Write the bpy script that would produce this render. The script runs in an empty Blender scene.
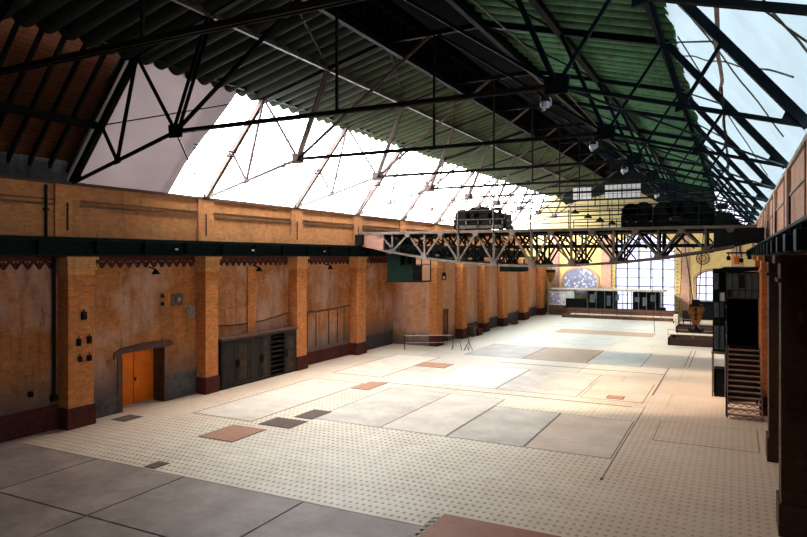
import bpy, bmesh, math, random
from mathutils import Vector, Matrix
random.seed(7)
C = bpy.context.scene.collection
PI = math.pi

# ------------------------------------------------------------------ materials
def new_mat(name):
    m = bpy.data.materials.new(name); m.use_nodes = True
    nt = m.node_tree; nt.nodes.clear()
    out = nt.nodes.new('ShaderNodeOutputMaterial')
    return m, nt, out
class N:
    """small node-graph helper"""
    def __init__(s, nt): s.nt = nt
    def n(s, t, **k):
        x = s.nt.nodes.new(t)
        for a, b in k.items(): setattr(x, a, b)
        return x
    def l(s, a, b): s.nt.links.new(a, b)
    def val(s, inp, v):
        if hasattr(v, 'links') or isinstance(v, bpy.types.NodeSocket): s.l(v, inp)
        else: inp.default_value = v
    def math(s, op, a, b=0.0, clamp=False):
        x = s.n('ShaderNodeMath', operation=op, use_clamp=clamp); s.val(x.inputs[0], a); s.val(x.inputs[1], b); return x.outputs[0]
    def mix(s, f, a, b, blend='MIX'):
        x = s.n('ShaderNodeMix', data_type='RGBA', blend_type=blend)
        s.val(x.inputs[0], f); s.val(x.inputs[6], a); s.val(x.inputs[7], b); return x.outputs[2]
    def noise(s, vec, scale, detail=4, rough=.6, out='Fac'):
        x = s.n('ShaderNodeTexNoise'); x.inputs['Scale'].default_value = scale; x.inputs['Detail'].default_value = detail
        x.inputs['Roughness'].default_value = rough; s.l(vec, x.inputs['Vector']); return x.outputs[out]
    def ramp(s, f, a, b, lo=0., hi=1.):
        x = s.n('ShaderNodeMapRange'); x.inputs['From Min'].default_value = a; x.inputs['From Max'].default_value = b
        x.inputs['To Min'].default_value = lo; x.inputs['To Max'].default_value = hi; s.l(f, x.inputs['Value']); return x.outputs[0]
    def pos(s):
        g = s.n('ShaderNodeNewGeometry'); q = s.n('ShaderNodeSeparateXYZ'); s.l(g.outputs['Position'], q.inputs[0])
        return g.outputs['Position'], q.outputs[0], q.outputs[1], q.outputs[2]
    def comb(s, x, y, z=0.0):
        c = s.n('ShaderNodeCombineXYZ'); s.val(c.inputs[0], x); s.val(c.inputs[1], y); s.val(c.inputs[2], z); return c.outputs[0]
    def principled(s, out, col, rough=.8, metal=0., bump=None, bstr=.3, spec=.3):
        b = s.n('ShaderNodeBsdfPrincipled'); s.val(b.inputs['Base Color'], col); s.val(b.inputs['Roughness'], rough)
        b.inputs['Metallic'].default_value = metal; b.inputs['Specular IOR Level'].default_value = spec
        if bump is not None:
            bp = s.n('ShaderNodeBump'); bp.inputs['Strength'].default_value = bstr; bp.inputs['Distance'].default_value = .03
            s.l(bump, bp.inputs['Height']); s.l(bp.outputs[0], b.inputs['Normal'])
        s.l(b.outputs[0], out.inputs[0]); return b
def rgb(r, g, b): return (r, g, b, 1)

def paint(name, col, col2=None, scale=3., rough=.75, metal=0., bstr=.15, spec=.3):
    m, nt, out = new_mat(name); h = N(nt); p, x, y, z = h.pos()
    f = h.noise(p, scale, 6, .65); f2 = h.ramp(f, .35, .65)
    c = h.mix(f2, rgb(*col), rgb(*(col2 or tuple(v*.6 for v in col))))
    h.principled(out, c, rough, metal, f, bstr, spec); return m

def brick(name, base, alt, stain, mortar, grime=1., zfoot=0., stain_lo=.45, stain_hi=.7, foot_h=1.4, foot_col=(.045,.04,.05), purple=None, bays=False):
    m, nt, out = new_mat(name); h = N(nt); p, x, y, z = h.pos()
    v = h.comb(h.math('ADD', x, y), z)
    b = h.n('ShaderNodeTexBrick'); h.l(v, b.inputs['Vector']); b.inputs['Scale'].default_value = 1.
    b.inputs['Brick Width'].default_value = .26; b.inputs['Row Height'].default_value = .085
    b.inputs['Mortar Size'].default_value = .008; b.inputs['Mortar Smooth'].default_value = .3
    b.inputs['Color1'].default_value = rgb(*base); b.inputs['Color2'].default_value = rgb(*alt); b.inputs['Mortar'].default_value = rgb(*mortar)
    col = b.outputs['Color']
    vs = h.comb(h.math('MULTIPLY', h.math('ADD', x, y), 1.), h.math('MULTIPLY', z, .35))
    n1 = h.noise(vs, .55, 6, .62); n2 = h.noise(p, 2.4, 8, .7); n3 = h.noise(vs, 2.2, 7, .75)
    col = h.mix(h.ramp(n2, .4, .8, 0, .55), col, rgb(*[c*.55 for c in base]))
    if purple:
        np_ = h.noise(p, .42, 5, .6)
        col = h.mix(h.ramp(np_, .47, .62, 0, .75), col, rgb(*purple))
    col = h.mix(h.ramp(n1, stain_lo, stain_hi, 0, .75*grime), col, rgb(*stain))
    col = h.mix(h.ramp(n3, .56, .74, 0, .75*grime), col, rgb(*[c*.35 for c in stain]))
    n4 = h.noise(p, 3.3, 10, .78); n5 = h.noise(h.comb(h.math('MULTIPLY', h.math('ADD', x, y), 1.6), h.math('MULTIPLY', z, .12)), 1.1, 6, .7)
    col = h.mix(h.ramp(n4, .56, .70, 0, .8*grime), col, rgb(*[c*.3 for c in stain]))
    col = h.mix(h.ramp(n4, .44, .34, 0, .5*grime), col, rgb(*[min(1, c*1.55) for c in base]))
    col = h.mix(h.ramp(n5, .55, .72, 0, .6*grime), col, rgb(*[c*.45 for c in stain]))
    # dirt that rises from the foot and hangs below the top
    foot = h.math('ADD', z, h.math('MULTIPLY', h.ramp(n3, 0, 1, -1.2, 1.2), .8))
    col = h.mix(h.ramp(foot, zfoot+foot_h, zfoot+foot_h*.35, 0, .9), col, rgb(*foot_col))
    h.principled(out, col, .92, 0, b.outputs['Fac'], -.25, .15); return m

M = {}
M['brick'] = brick('yellow_orange_brick', (.60,.235,.075), (.47,.17,.05), (.20,.10,.06), (.33,.19,.09), 1., 0, .5, .72, 2.6, (.13,.10,.095), purple=(.60,.38,.30))
M['brick_pil'] = brick('orange_pilaster_brick', (.76,.31,.11), (.60,.21,.07), (.25,.10,.05), (.40,.21,.08), .6, 0, .52, .78, .6, (.10,.05,.04))
M['brick_cap'] = brick('pale_capital_brick', (.86,.46,.20), (.74,.36,.14), (.3,.15,.08), (.5,.3,.15), .5, -9, .5, .75, .5)
M['brick_upper'] = brick('ochre_parapet_brick', (.66,.30,.12), (.54,.22,.08), (.24,.12,.08), (.42,.26,.14), .7, -9, .5, .76, .5)
M['brick_far'] = brick('pink_stained_brick', (.74,.38,.19), (.60,.29,.14), (.26,.15,.11), (.5,.30,.18), .6, 0, .5, .75, 1.3, (.16,.11,.10), purple=(.60,.37,.30))
M['brick_red'] = brick('dark_red_plinth_brick', (.14,.035,.028), (.10,.025,.02), (.05,.025,.025), (.10,.05,.04), 1., -9, .5, .7, .3)
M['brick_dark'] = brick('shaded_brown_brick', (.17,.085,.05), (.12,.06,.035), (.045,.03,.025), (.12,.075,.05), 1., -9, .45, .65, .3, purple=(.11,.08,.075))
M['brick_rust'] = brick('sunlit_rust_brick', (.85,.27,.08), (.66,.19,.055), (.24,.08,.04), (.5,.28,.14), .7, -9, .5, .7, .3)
M['brick_pink'] = brick('pink_brown_brick', (.62,.39,.29), (.52,.31,.23), (.25,.15,.12), (.45,.3,.23), .6, -9, .5, .72, .3)
M['brick_gray'] = brick('whitewashed_grey_brick', (.10,.10,.11), (.06,.06,.07), (.02,.02,.025), (.05,.05,.055), 1., -9, .4, .62, .3)
M['yellow_plaster'] = brick('pale_yellow_plaster', (.82,.63,.27), (.78,.58,.24), (.5,.38,.18), (.74,.56,.25), .4, -9, .55, .8, .3)
M['yellow_gable'] = paint('yellow_boarding', (.50,.42,.20), (.38,.33,.17), .5)
M['gable_dark'] = paint('dark_gable_boarding', (.012,.022,.016), (.007,.012,.009), 2, spec=.06)
M['pit_dark'] = paint('dark_brown_kerb', (.045,.022,.016), (.02,.012,.01), 3)
M['frieze'] = paint('dark_red_frieze', (.13,.035,.028), (.07,.02,.02), 6)
M['stone'] = paint('worn_stone', (.42,.36,.30), (.25,.2,.17), 4)
M['stone_brown'] = paint('purplish_brown_stone', (.16,.075,.05), (.09,.045,.035), 5)
M['green_beam'] = paint('dark_green_steel', (.009,.020,.019), (.005,.010,.010), 3, .55, .0, spec=.06)
M['black_steel'] = paint('blackened_steel', (.004,.004,.0045), (.0025,.0025,.003), 3, .6, spec=.06)
M['truss_steel'] = paint('brown_painted_steel', (.020,.016,.014), (.010,.008,.007), 3, .6, spec=.06)
M['truss_pale'] = paint('glare_brown_steel', (.11,.075,.064), (.07,.048,.04), 3, .6)  # paler steel, glare of the left glazing put into the colour
M['blue_steel'] = paint('blue_black_steel', (.006,.013,.019), (.003,.007,.010), 3, .55, spec=.06)
M['crane_steel'] = paint('grey_brown_crane_steel', (.15,.115,.095), (.08,.06,.05), 3, .6)
M['crane_dark'] = paint('dark_crane_steel', (.016,.015,.014), (.009,.009,.008), 3, .6, spec=.06)
M['crane_plate'] = paint('pinkish_brown_plate', (.33,.17,.12), (.22,.11,.08), 3, .6)
M['machine'] = paint('greasy_machinery', (.10,.08,.065), (.04,.035,.03), 5, .55)
M['machine_black'] = paint('black_machinery', (.009,.010,.010), (.004,.005,.005), 5, .55, spec=.06)
M['cab_green'] = paint('dull_green_cab', (.014,.030,.020), (.008,.018,.013), 3, .55, spec=.06)
M['cabin_grey'] = paint('blue_grey_panel', (.10,.125,.13), (.06,.078,.08), 3, .5)
M['cabin_black'] = paint('black_green_panel', (.006,.009,.009), (.003,.005,.005), 3, .7, spec=.06)
M['door_orange'] = paint('orange_door', (.95,.24,.012), (.80,.19,.01), 2, .6)
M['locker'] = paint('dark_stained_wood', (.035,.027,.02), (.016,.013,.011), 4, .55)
M['locker_lit'] = paint('lit_stained_wood', (.075,.042,.022), (.03,.021,.015), 2.5, .55)  # lighter copy of the locker wood, lit look put into the colour
M['iron'] = paint('iron', (.012,.012,.012), (.02,.016,.013), 5, .5, spec=.06)
M['rust_plate'] = paint('rusty_orange_plate', (.50,.27,.17), (.42,.21,.13), 3, .85)
M['dark_plate'] = paint('dark_brown_plate', (.20,.13,.10), (.13,.09,.07), 4, .85)
M['stair'] = paint('brown_painted_stair', (.23,.13,.085), (.12,.07,.05), 4, .6)
M['pink_rail'] = paint('pinkish_rail', (.40,.22,.17), (.28,.15,.11), 4, .6)
M['white'] = paint('white_paint', (.75,.76,.78), (.6,.62,.64), 3, .6)
M['white_panel'] = paint('pale_grey_panel', (.66,.68,.66), (.42,.42,.38), 3, .6)
M['cream'] = paint('cream_infill', (.60,.52,.42), (.48,.41,.33), 3, .8)
M['orange_paint'] = paint('orange_paint', (.36,.15,.025), (.10,.05,.02), 4, .5)
M['lamp_white'] = paint('enamel_white', (.55,.58,.66), (.4,.43,.5), 3, .4)
M['disc'] = paint('pale_disc', (.42,.40,.40), (.15,.13,.13), 9, .6)
M['tape'] = paint('brown_seam', (.33,.24,.21), (.2,.15,.13), 3)

def emis_glass(name, col, tr, mixw=.5):
    """thin weathered sheet: part of the light passes straight, the rest is scattered"""
    m, nt, out = new_mat(name); h = N(nt); p, x, y, z = h.pos()
    t = h.n('ShaderNodeBsdfTransparent'); t.inputs[0].default_value = rgb(*tr)
    d = h.n('ShaderNodeBsdfTranslucent')
    sc = h.comb(h.math('MULTIPLY', x, 1.), h.math('MULTIPLY', y, .6), z)
    n = h.noise(sc, .8, 6, .6)
    h.l(h.mix(h.ramp(n, .35, .7), rgb(*col), rgb(*[c*.86 for c in col])), d.inputs[0])
    d2 = h.n('ShaderNodeBsdfDiffuse'); d2.inputs[0].default_value = rgb(*[c*.9 for c in col])
    a = h.n('ShaderNodeMixShader'); a.inputs[0].default_value = .35; h.l(d.outputs[0], a.inputs[1]); h.l(d2.outputs[0], a.inputs[2])
    mx = h.n('ShaderNodeMixShader'); mx.inputs[0].default_value = mixw
    h.l(t.outputs[0], mx.inputs[1]); h.l(a.outputs[0], mx.inputs[2]); h.l(mx.outputs[0], out.inputs[0]); return m
M['pane'] = emis_glass('hazy_roof_glass', (.95,.97,1), (.98,.98,.98), .22)
M['window_pane'] = emis_glass('hazy_window_glass', (.34,.34,.38), (.74,.73,.82), .90)
M['tarp'] = emis_glass('white_tarpaulin', (.056,.067,.072), (.8,.9,.95), 1.0)
M['tarp_grey'] = emis_glass('pinkish_grey_tarpaulin', (.026,.0205,.0203), (.3,.25,.25), 1.0)

def green_deck():
    m, nt, out = new_mat('green_corrugated_deck'); h = N(nt); p, x, y, z = h.pos()
    n = h.noise(p, 1.3, 6, .7)
    st = h.noise(h.comb(h.math('MULTIPLY', x, 2.2), h.math('MULTIPLY', y, .5)), 3., 4, .7)
    c = h.mix(h.ramp(n, .35, .7), rgb(.075,.20,.10), rgb(.03,.085,.045))
    c = h.mix(h.ramp(st, .45, .7, 0, .6), c, rgb(.14,.20,.10))
    # every rib: dark cusp line
    fr = h.math('FRACT', h.math('DIVIDE', y, .75))
    e = h.math('ABSOLUTE', h.math('SUBTRACT', fr, .5))
    c = h.mix(h.ramp(e, .22, .42), c, rgb(.006,.010,.008))
    # left slope browner; shade of the unlit near bays painted dark into it
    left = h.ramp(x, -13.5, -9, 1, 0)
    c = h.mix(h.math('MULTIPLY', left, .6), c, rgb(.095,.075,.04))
    shade = h.math('MULTIPLY', h.ramp(y, 36, 19, 0, .97), left)
    c = h.mix(shade, c, rgb(.006,.009,.008))
    h.principled(out, c, .85, 0, n, .15, .2); return m
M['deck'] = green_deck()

def boards():
    m, nt, out = new_mat('brown_boarding'); h = N(nt); p, x, y, z = h.pos()
    s = h.math('ADD', z, 0)
    row = h.math('FRACT', h.math('DIVIDE', s, .13))
    n = h.noise(h.comb(h.math('MULTIPLY', y, 1.), h.math('MULTIPLY', z, 3)), 1.6, 6, .7)
    c = h.mix(h.ramp(n, .35, .7), rgb(.11,.036,.014), rgb(.045,.015,.008))
    c = h.mix(h.ramp(row, .8, 1), c, rgb(.01,.005,.003))
    h.principled(out, c, .9, 0, row, .3, .1); return m
M['boards'] = boards()

def floor_mat():
    m, nt, out = new_mat('studded_tile_floor'); h = N(nt); p, x, y, z = h.pos()
    fx = h.math('SUBTRACT', h.math('FRACT', h.math('DIVIDE', x, .20)), .5)
    fy = h.math('SUBTRACT', h.math('FRACT', h.math('DIVIDE', y, .31)), .5)
    ax, ay = h.math('ABSOLUTE', fx), h.math('ABSOLUTE', fy)
    d = h.math('MAXIMUM', h.math('MULTIPLY', ax, 1.0), h.math('MULTIPLY', ay, 1.05))
    dot = h.ramp(d, .17, .26, 1, 0)
    joint = h.ramp(h.math('MAXIMUM', ax, ay), .465, .5)
    n = h.noise(p, .25, 6, .65); n2 = h.noise(p, 1.7, 8, .7); n3 = h.noise(p, .09, 3, .5)
    c = h.mix(h.ramp(n, .35, .65), rgb(.86,.75,.57), rgb(.74,.60,.43))
    c = h.mix(h.ramp(n2, .45, .75, 0, .45), c, rgb(.42,.32,.24))
    c = h.mix(h.math('MULTIPLY', joint, .35), c, rgb(.24,.18,.14))
    worn = h.ramp(n, .3, .62, .45, 1)
    # the studs read far less beyond the first third
    fade = h.ramp(y, 22, 46, .9, .12)
    c = h.mix(h.math('MULTIPLY', h.math('MULTIPLY', dot, fade), worn), c, rgb(.19,.14,.11))
    # large repair panels further up the hall
    b = h.n('ShaderNodeTexBrick'); h.l(h.comb(x, y), b.inputs['Vector']); b.inputs['Scale'].default_value = 1.
    b.inputs['Brick Width'].default_value = 5.3; b.inputs['Row Height'].default_value = 3.7; b.inputs['Mortar Size'].default_value = .05
    b.inputs['Color1'].default_value = rgb(.74,.68,.57); b.inputs['Color2'].default_value = rgb(.50,.37,.27); b.inputs['Mortar'].default_value = rgb(.30,.2,.14)
    c = h.mix(h.ramp(y, 26, 34, 0, .6), c, b.outputs['Color'])
    # warm light painted into the right side; tan floor by the left wall
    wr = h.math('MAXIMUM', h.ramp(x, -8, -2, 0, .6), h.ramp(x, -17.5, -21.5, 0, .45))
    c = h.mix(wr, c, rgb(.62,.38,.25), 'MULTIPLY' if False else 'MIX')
    far = h.ramp(y, 30, 52, 0, .85)  # far colour lowered to offset the strong light at that end
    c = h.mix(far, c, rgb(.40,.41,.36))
    h.principled(out, c, .55, 0, dot, -.08, .35); return m
M['floor'] = floor_mat()
def slab_mat(name, a, b_, scale=.7, panel=None):
    m, nt, out = new_mat(name); h = N(nt); p, x, y, z = h.pos()
    n = h.noise(p, scale, 7, .65); n2 = h.noise(p, scale*6, 6, .7)
    c = h.mix(h.ramp(n, .35, .65), rgb(*a), rgb(*b_)); c = h.mix(h.ramp(n2, .5, .8, 0, .35), c, rgb(*[v*.5 for v in b_]))
    h.principled(out, c, .6, 0, n2, .1, .35); return m
M['slab'] = slab_mat('grey_brown_concrete', (.42,.31,.25), (.25,.185,.15))
M['panel'] = slab_mat('smooth_concrete', (.74,.65,.53), (.62,.51,.40))
M['panel_grey'] = slab_mat('grey_worn_concrete', (.68,.60,.49), (.52,.43,.34))
M['panel_light'] = slab_mat('pale_concrete', (.70,.68,.60), (.58,.53,.44))
M['panel_brown'] = slab_mat('tan_concrete', (.72,.56,.43), (.60,.45,.33))
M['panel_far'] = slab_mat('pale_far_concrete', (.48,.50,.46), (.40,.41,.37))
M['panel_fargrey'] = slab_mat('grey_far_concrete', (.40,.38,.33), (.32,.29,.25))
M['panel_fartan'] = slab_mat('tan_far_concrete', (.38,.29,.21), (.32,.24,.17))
M['string'] = paint('sooty_brick_course', (.20,.105,.05), (.11,.06,.035), 3)
M['joint'] = paint('dark_joint', (.16,.11,.085), (.10,.07,.055), 5)
M['red_border'] = paint('red_tile_border', (.40,.25,.18), (.34,.20,.14), 5)
M['red_floor'] = slab_mat('red_brown_floor', (.44,.17,.09), (.33,.12,.065))

def mural_mat():
    m, nt, out = new_mat('tile_mural'); h = N(nt); p, x, y, z = h.pos()
    v = h.n('ShaderNodeTexVoronoi'); v.inputs['Scale'].default_value = 2.6; h.l(p, v.inputs['Vector'])
    n = h.noise(p, 1.8, 5, .7)
    c = h.mix(h.ramp(v.outputs['Distance'], .25, .45), rgb(.66,.72,.76), rgb(.26,.30,.42))
    c = h.mix(h.ramp(n, .56, .64), c, rgb(.42,.16,.13)); c = h.mix(h.ramp(n, .40, .34), c, rgb(.75,.78,.74))
    h.principled(out, c, .4); return m
M['mural'] = mural_mat()

# ------------------------------------------------------------------ geometry helpers
class MB:
    def __init__(s): s.bm = bmesh.new()
    def box(s, x0, x1, y0, y1, z0, z1):
        v = [s.bm.verts.new((x, y, z)) for x in (x0, x1) for y in (y0, y1) for z in (z0, z1)]
        for f in ((0,1,3,2),(4,6,7,5),(0,4,5,1),(2,3,7,6),(0,2,6,4),(1,5,7,3)): s.bm.faces.new([v[i] for i in f])
        return s
    def bar(s, p, q, w, d=None, up=(0,0,1)):
        """rectangular member from p to q; w across, d along 'up' side"""
        d = d or w; p, q = Vector(p), Vector(q); a = (q-p)
        if a.length < 1e-6: return s
        a.normalize(); u = Vector(up)
        if abs(a.dot(u)) > .98: u = Vector((0,1,0)) if abs(a.y) < .9 else Vector((1,0,0))
        sd = a.cross(u).normalized(); u = sd.cross(a).normalized()
        v = [s.bm.verts.new(e + sd*(i*w/2) + u*(j*d/2)) for e in (p, q) for i, j in ((-1,-1),(1,-1),(1,1),(-1,1))]
        for f in ((3,2,1,0),(4,5,6,7),(0,1,5,4),(1,2,6,5),(2,3,7,6),(3,0,4,7)): s.bm.faces.new([v[i] for i in f])
        return s
    def angle(s, p, q, w, gap=.0, off=(0,1,0)):
        """pair of parallel flats, as in a riveted member"""
        o = Vector(off)*gap
        s.bar(Vector(p)-o, Vector(q)-o, w*.45, w); s.bar(Vector(p)+o, Vector(q)+o, w*.45, w); return s
    def tube(s, pts, r, n=8):
        pts = [Vector(p) for p in pts]; rings = []
        for i, p in enumerate(pts):
            a = (pts[min(i+1, len(pts)-1)] - pts[max(i-1, 0)]).normalized()
            u = Vector((0,0,1)) if abs(a.z) < .9 else Vector((1,0,0))
            sd = a.cross(u).normalized(); u = sd.cross(a).normalized()
            rr = r[i] if isinstance(r, (list, tuple)) else r
            rings.append([s.bm.verts.new(p + (sd*math.cos(k*2*PI/n) + u*math.sin(k*2*PI/n))*rr) for k in range(n)])
        for a, b in zip(rings, rings[1:]):
            for k in range(n): s.bm.faces.new((a[k], a[(k+1)%n], b[(k+1)%n], b[k]))
        s.bm.faces.new(rings[0][::-1]); s.bm.faces.new(rings[-1]); return s
    def prism(s, poly, axis, a, b):
        """poly in the two remaining axes, extruded along axis from a to b"""
        def mk(u, v, t): return {'x': (t,u,v), 'y': (u,t,v), 'z': (u,v,t)}[axis]
        va = [s.bm.verts.new(mk(u, v, a)) for u, v in poly]; vb = [s.bm.verts.new(mk(u, v, b)) for u, v in poly]
        n = len(poly)
        s.bm.faces.new(va[::-1]); s.bm.faces.new(vb)
        for i in range(n): s.bm.faces.new((va[i], va[(i+1)%n], vb[(i+1)%n], vb[i]))
        return s
    def ring(s, c, R, r, axis='y', n=20, m=6):
        rings = []
        for i in range(n):
            t = i*2*PI/n; row = []
            for j in range(m):
                u = j*2*PI/m; a = (R + r*math.cos(u))*math.cos(t); b = (R + r*math.cos(u))*math.sin(t); k = r*math.sin(u)
                o = {'y': (a,k,b), 'x': (k,a,b), 'z': (a,b,k)}[axis]
                row.append(s.bm.verts.new(Vector(c)+Vector(o)))
            rings.append(row)
        for i in range(n):
            a, b = rings[i], rings[(i+1)%n]
            for j in range(m): s.bm.faces.new((a[j], b[j], b[(j+1)%m], a[(j+1)%m]))
        return s
    def build(s, name, mat, parent=None, loc=None, bevel=0, smooth=False):
        bmesh.ops.recalc_face_normals(s.bm, faces=s.bm.faces[:])
        me = bpy.data.meshes.new(name); s.bm.to_mesh(me); s.bm.free()
        if smooth:
            for p in me.polygons: p.use_smooth = True
        o = bpy.data.objects.new(name, me); C.objects.link(o)
        me.materials.append(M[mat] if isinstance(mat, str) else mat)
        if parent is not None: o.parent = parent
        if loc is not None: o.location = loc
        if bevel:
            b = o.modifiers.new('bevel', 'BEVEL'); b.width = bevel; b.segments = 2; b.limit_method = 'ANGLE'
        return o
def tag(o, label=None, cat=None, group=None, kind=None):
    if label: o['label'] = label
    if cat: o['category'] = cat
    if group: o['group'] = group
    if kind: o['kind'] = kind
    return o
def thing(name, label, cat, loc=(0,0,0), group=None):
    o = bpy.data.objects.new(name, None); C.objects.link(o); o.location = loc; o.empty_display_size = .2
    return tag(o, label, cat, group)
def struct(o, label=None): return tag(o, label, None, None, 'structure')
def copy_thing(src, loc, label=None, group=None):
    r = src.copy(); C.objects.link(r); r.location = loc
    if label: r['label'] = label
    if group: r['group'] = group
    for ch in [o for o in bpy.data.objects if o.parent is src]:
        c = ch.copy(); C.objects.link(c); c.parent = r
        for g in [o for o in bpy.data.objects if o.parent is ch]:
            d = g.copy(); C.objects.link(d); d.parent = c
    return r

ORD = ['first','second','third','fourth','fifth','sixth','seventh','eighth','ninth','tenth','eleventh','twelfth']
XC = -10.55                                   # middle of the hall
TY = [9.2, 16.3, 23.3, 30.4, 37.2, 43.8, 50.0, 56.2, 62.4, 68.6]   # roof trusses
YB = 76.0                                     # end wall
LW, PF, FW, FP = -22.9, -22.3, -19.9, -19.3   # near wall face / pilaster front, far wall face / pilaster front

# ------------------------------------------------------------------ floor
b = MB(); b.box(-25, 4, 14.2, 78, -.3, 0); b.box(-6.6, 4, -6, 14.2, -.3, 0)
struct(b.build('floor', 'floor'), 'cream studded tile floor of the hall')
b = MB()
xs = [-25, -18.3, -14.5, -10.2, -6.64]; ys = [-6, 3.4, 10.9, 14.17]
for i in range(4):
    for j in range(3):
        b.box(xs[i]+.03, xs[i+1]-.03, ys[j]+.03, ys[j+1]-.03, -.3, .012)
struct(b.build('floor', 'slab'), 'grey concrete slabs at the near end of the floor')
b = MB(); b.box(-25, -6.61, -6, 14.2, -.32, -.01); struct(b.build('floor', 'joint'))
b = MB(); b.box(-6.55, -3.6, 6, 15.1, -.02, .016); b.box(-3.6, 2.2, 6, 14.6, -.02, .016)
struct(b.build('floor', 'red_floor'), 'red brown floor strip at the bottom edge')
b = MB()
for k in range(36): b.box(-6.72, -6.58, 6+k*.25, 6+k*.25+.12, 0, .02)
struct(b.build('trim_1', 'cream'), 'pale dotted edging of the red brown floor strip')
def panel(x0, x1, y0, y1, mat, border=None, h=.006, bw=.09):
    if border:
        q = MB(); q.box(x0-bw, x1+bw, y0-bw, y1+bw, -.02, h*.6); struct(q.build('floor', border))
    q = MB(); q.box(x0, x1, y0, y1, -.02, h); return struct(q.build('floor', mat))
panel(-20.1, -17.1, 20.2, 28.8, 'panel', 'red_border')
panel(-15.2, -12.1, 21.7, 28.5, 'panel_grey', 'joint', bw=.04)
panel(-12.05, -9.4, 21.7, 28.5, 'panel', 'joint', bw=.04)
panel(-9.3, -6.5, 21.7, 27.0, 'panel_grey', 'joint', bw=.04)
panel(-6.42, -3.6, 21.7, 27.0, 'panel_brown', 'joint', bw=.03)
panel(-14.4, -10.6, 30.6, 36.8, 'panel_light', 'joint', bw=.03)
panel(-10.5, -6.6, 30.6, 36.8, 'panel_grey', 'joint', bw=.03)
panel(-20.1, -17.1, 30.8, 38.6, 'panel', 'red_border')
panel(-6.4, -3.7, 30.6, 35.2, 'panel_brown', 'joint', bw=.03)
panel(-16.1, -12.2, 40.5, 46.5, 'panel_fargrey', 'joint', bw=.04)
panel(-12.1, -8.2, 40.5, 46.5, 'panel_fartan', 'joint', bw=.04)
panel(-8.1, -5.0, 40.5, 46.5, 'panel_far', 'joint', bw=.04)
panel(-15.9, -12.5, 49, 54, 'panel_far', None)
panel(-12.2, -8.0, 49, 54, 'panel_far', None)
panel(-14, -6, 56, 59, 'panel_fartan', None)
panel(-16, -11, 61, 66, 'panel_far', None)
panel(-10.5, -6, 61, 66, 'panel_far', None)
panel(-2.6, .7, 24.6, 27.6, 'floor', 'red_border', bw=.04)
# floor gullies: long thin dark slots
b = MB(); b.box(-3.50, -3.48, 19.6, 30.0, -.02, .009); b.box(-3.53, -3.45, 19.5, 19.7, -.02, .012)
b.box(-3.50, -3.45, 32.5, 41.0, -.02, .009)
b.box(-16.5, -4.0, 29.55, 29.60, -.02, .009); b.box(-13, -3.5, 38.5, 38.56, -.02, .009)
b.box(-2.72, -2.68, 41.7, 49.2, -.02, .009); b.box(-2.46, -2.42, 41.7, 49.2, -.02, .009)
struct(b.build('trim_2', 'joint'), 'dark narrow slots let into the floor')
def plate(x0, x1, y0, y1, mat, label):
    t = thing('floor_plate', label, 'floor plate', ((x0+x1)/2, (y0+y1)/2, 0))
    w, d = (x1-x0)/2, (y1-y0)/2
    q = MB(); q.box(-w, w, -d, d, 0, .02); q.build('cover', mat, t, bevel=.006)
    q = MB(); 
    for sx in (-1, 1): q.box(sx*w-.035, sx*w+.035, -d-.035, d+.035, 0, .012)
    for sy in (-1, 1): q.box(-w, w, sy*d-.035, sy*d+.035, 0, .012)
    q.build('rim', 'joint', t)
plate(-17.3, -15.75, 17.6, 19.4, 'rust_plate', 'large orange brown square plate set in the studded floor in front of the orange door')
plate(-16.5, -15.05, 19.95, 21.1, 'dark_plate', 'dark brown plate beside the large orange square plate in the floor')
plate(-15.95, -15.1, 21.5, 22.9, 'dark_plate', 'smaller dark brown plate beyond its dark twin, at the corner of the smooth floor panel')
plate(-16.9, -16.0, 27.5, 29.4, 'rust_plate', 'tan plate in the floor in front of the dark lockers')
plate(-17.1, -15.2, 34.9, 36.4, 'rust_plate', 'far tan plate in the floor short of the thin hand rails')
plate(-16.3, -15.9, 14.3, 14.85, 'dark_plate', 'small dark plate on the edge of the grey concrete slabs')
plate(-22.2, -21.5, 17.85, 18.7, 'dark_plate', 'dark mat-sized plate on the floor before the orange door')
plate(-5.3, -4.6, 30.9, 31.6, 'rust_plate', 'small tan plate in the middle of the floor right of the grey panels')

# ------------------------------------------------------------------ left wall
b = MB()
b.box(-24.2, LW, -6, 18.9, 0, 6.6); b.box(-24.2, LW, 18.9, 21.2, 2.45, 6.6); b.box(-24.2, LW, 21.2, 43.1, 0, 6.6)
b.box(-24.4, -24.2, 18.5, 21.6, 0, 2.8)
struct(b.build('wall_left', 'brick'), 'yellow orange brick wall of the near bays on the left')
b = MB(); b.box(-24.2, FW, 43.1, 44.97, 0, 6.45); b.box(-24.2, FW, 44.97, 46.33, 2.3, 6.45); b.box(-24.2, FW, 46.33, YB, 0, 6.45)
b.box(-24.2, -21.5, 44.9, 46.4, 0, 2.4)
struct(b.build('wall_left', 'brick_far'), 'stained pinkish brick wall of the far bays on the left')
b = MB(); b.box(-23.4, -22.5, -6, YB, 6.6, 9.25)
struct(b.build('wall_left', 'brick_upper'), 'ochre brick upper wall above the green rail beam')
b = MB(); b.box(-23.5, -22.38, -6, YB, 9.22, 9.34); struct(b.build('trim_3', 'stone_brown'), 'thin dark coping on top of the left upper wall')
b = MB(); b.box(-22.5, -22.43, -6, YB, 8.42, 8.50); b.box(-22.5, -22.45, -6, YB, 8.62, 8.66)
struct(b.build('trim_4', 'string'), 'string course along the left upper wall')
b = MB(); b.box(-23.2, -22.35, -6, 16.0, 9.3, 10.3); struct(b.build('wall_left', 'brick_gray'), 'dark grey whitewashed brick strip under the brown boards')
b = MB(); b.box(-24.2, FW+.06, 43.06, YB, 6.45, 6.55); struct(b.build('trim_22', 'black_steel'), 'added dark cover over the sunlit top of the far left wall')  # added so the sunlit wall top does not glare through the bridge
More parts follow.
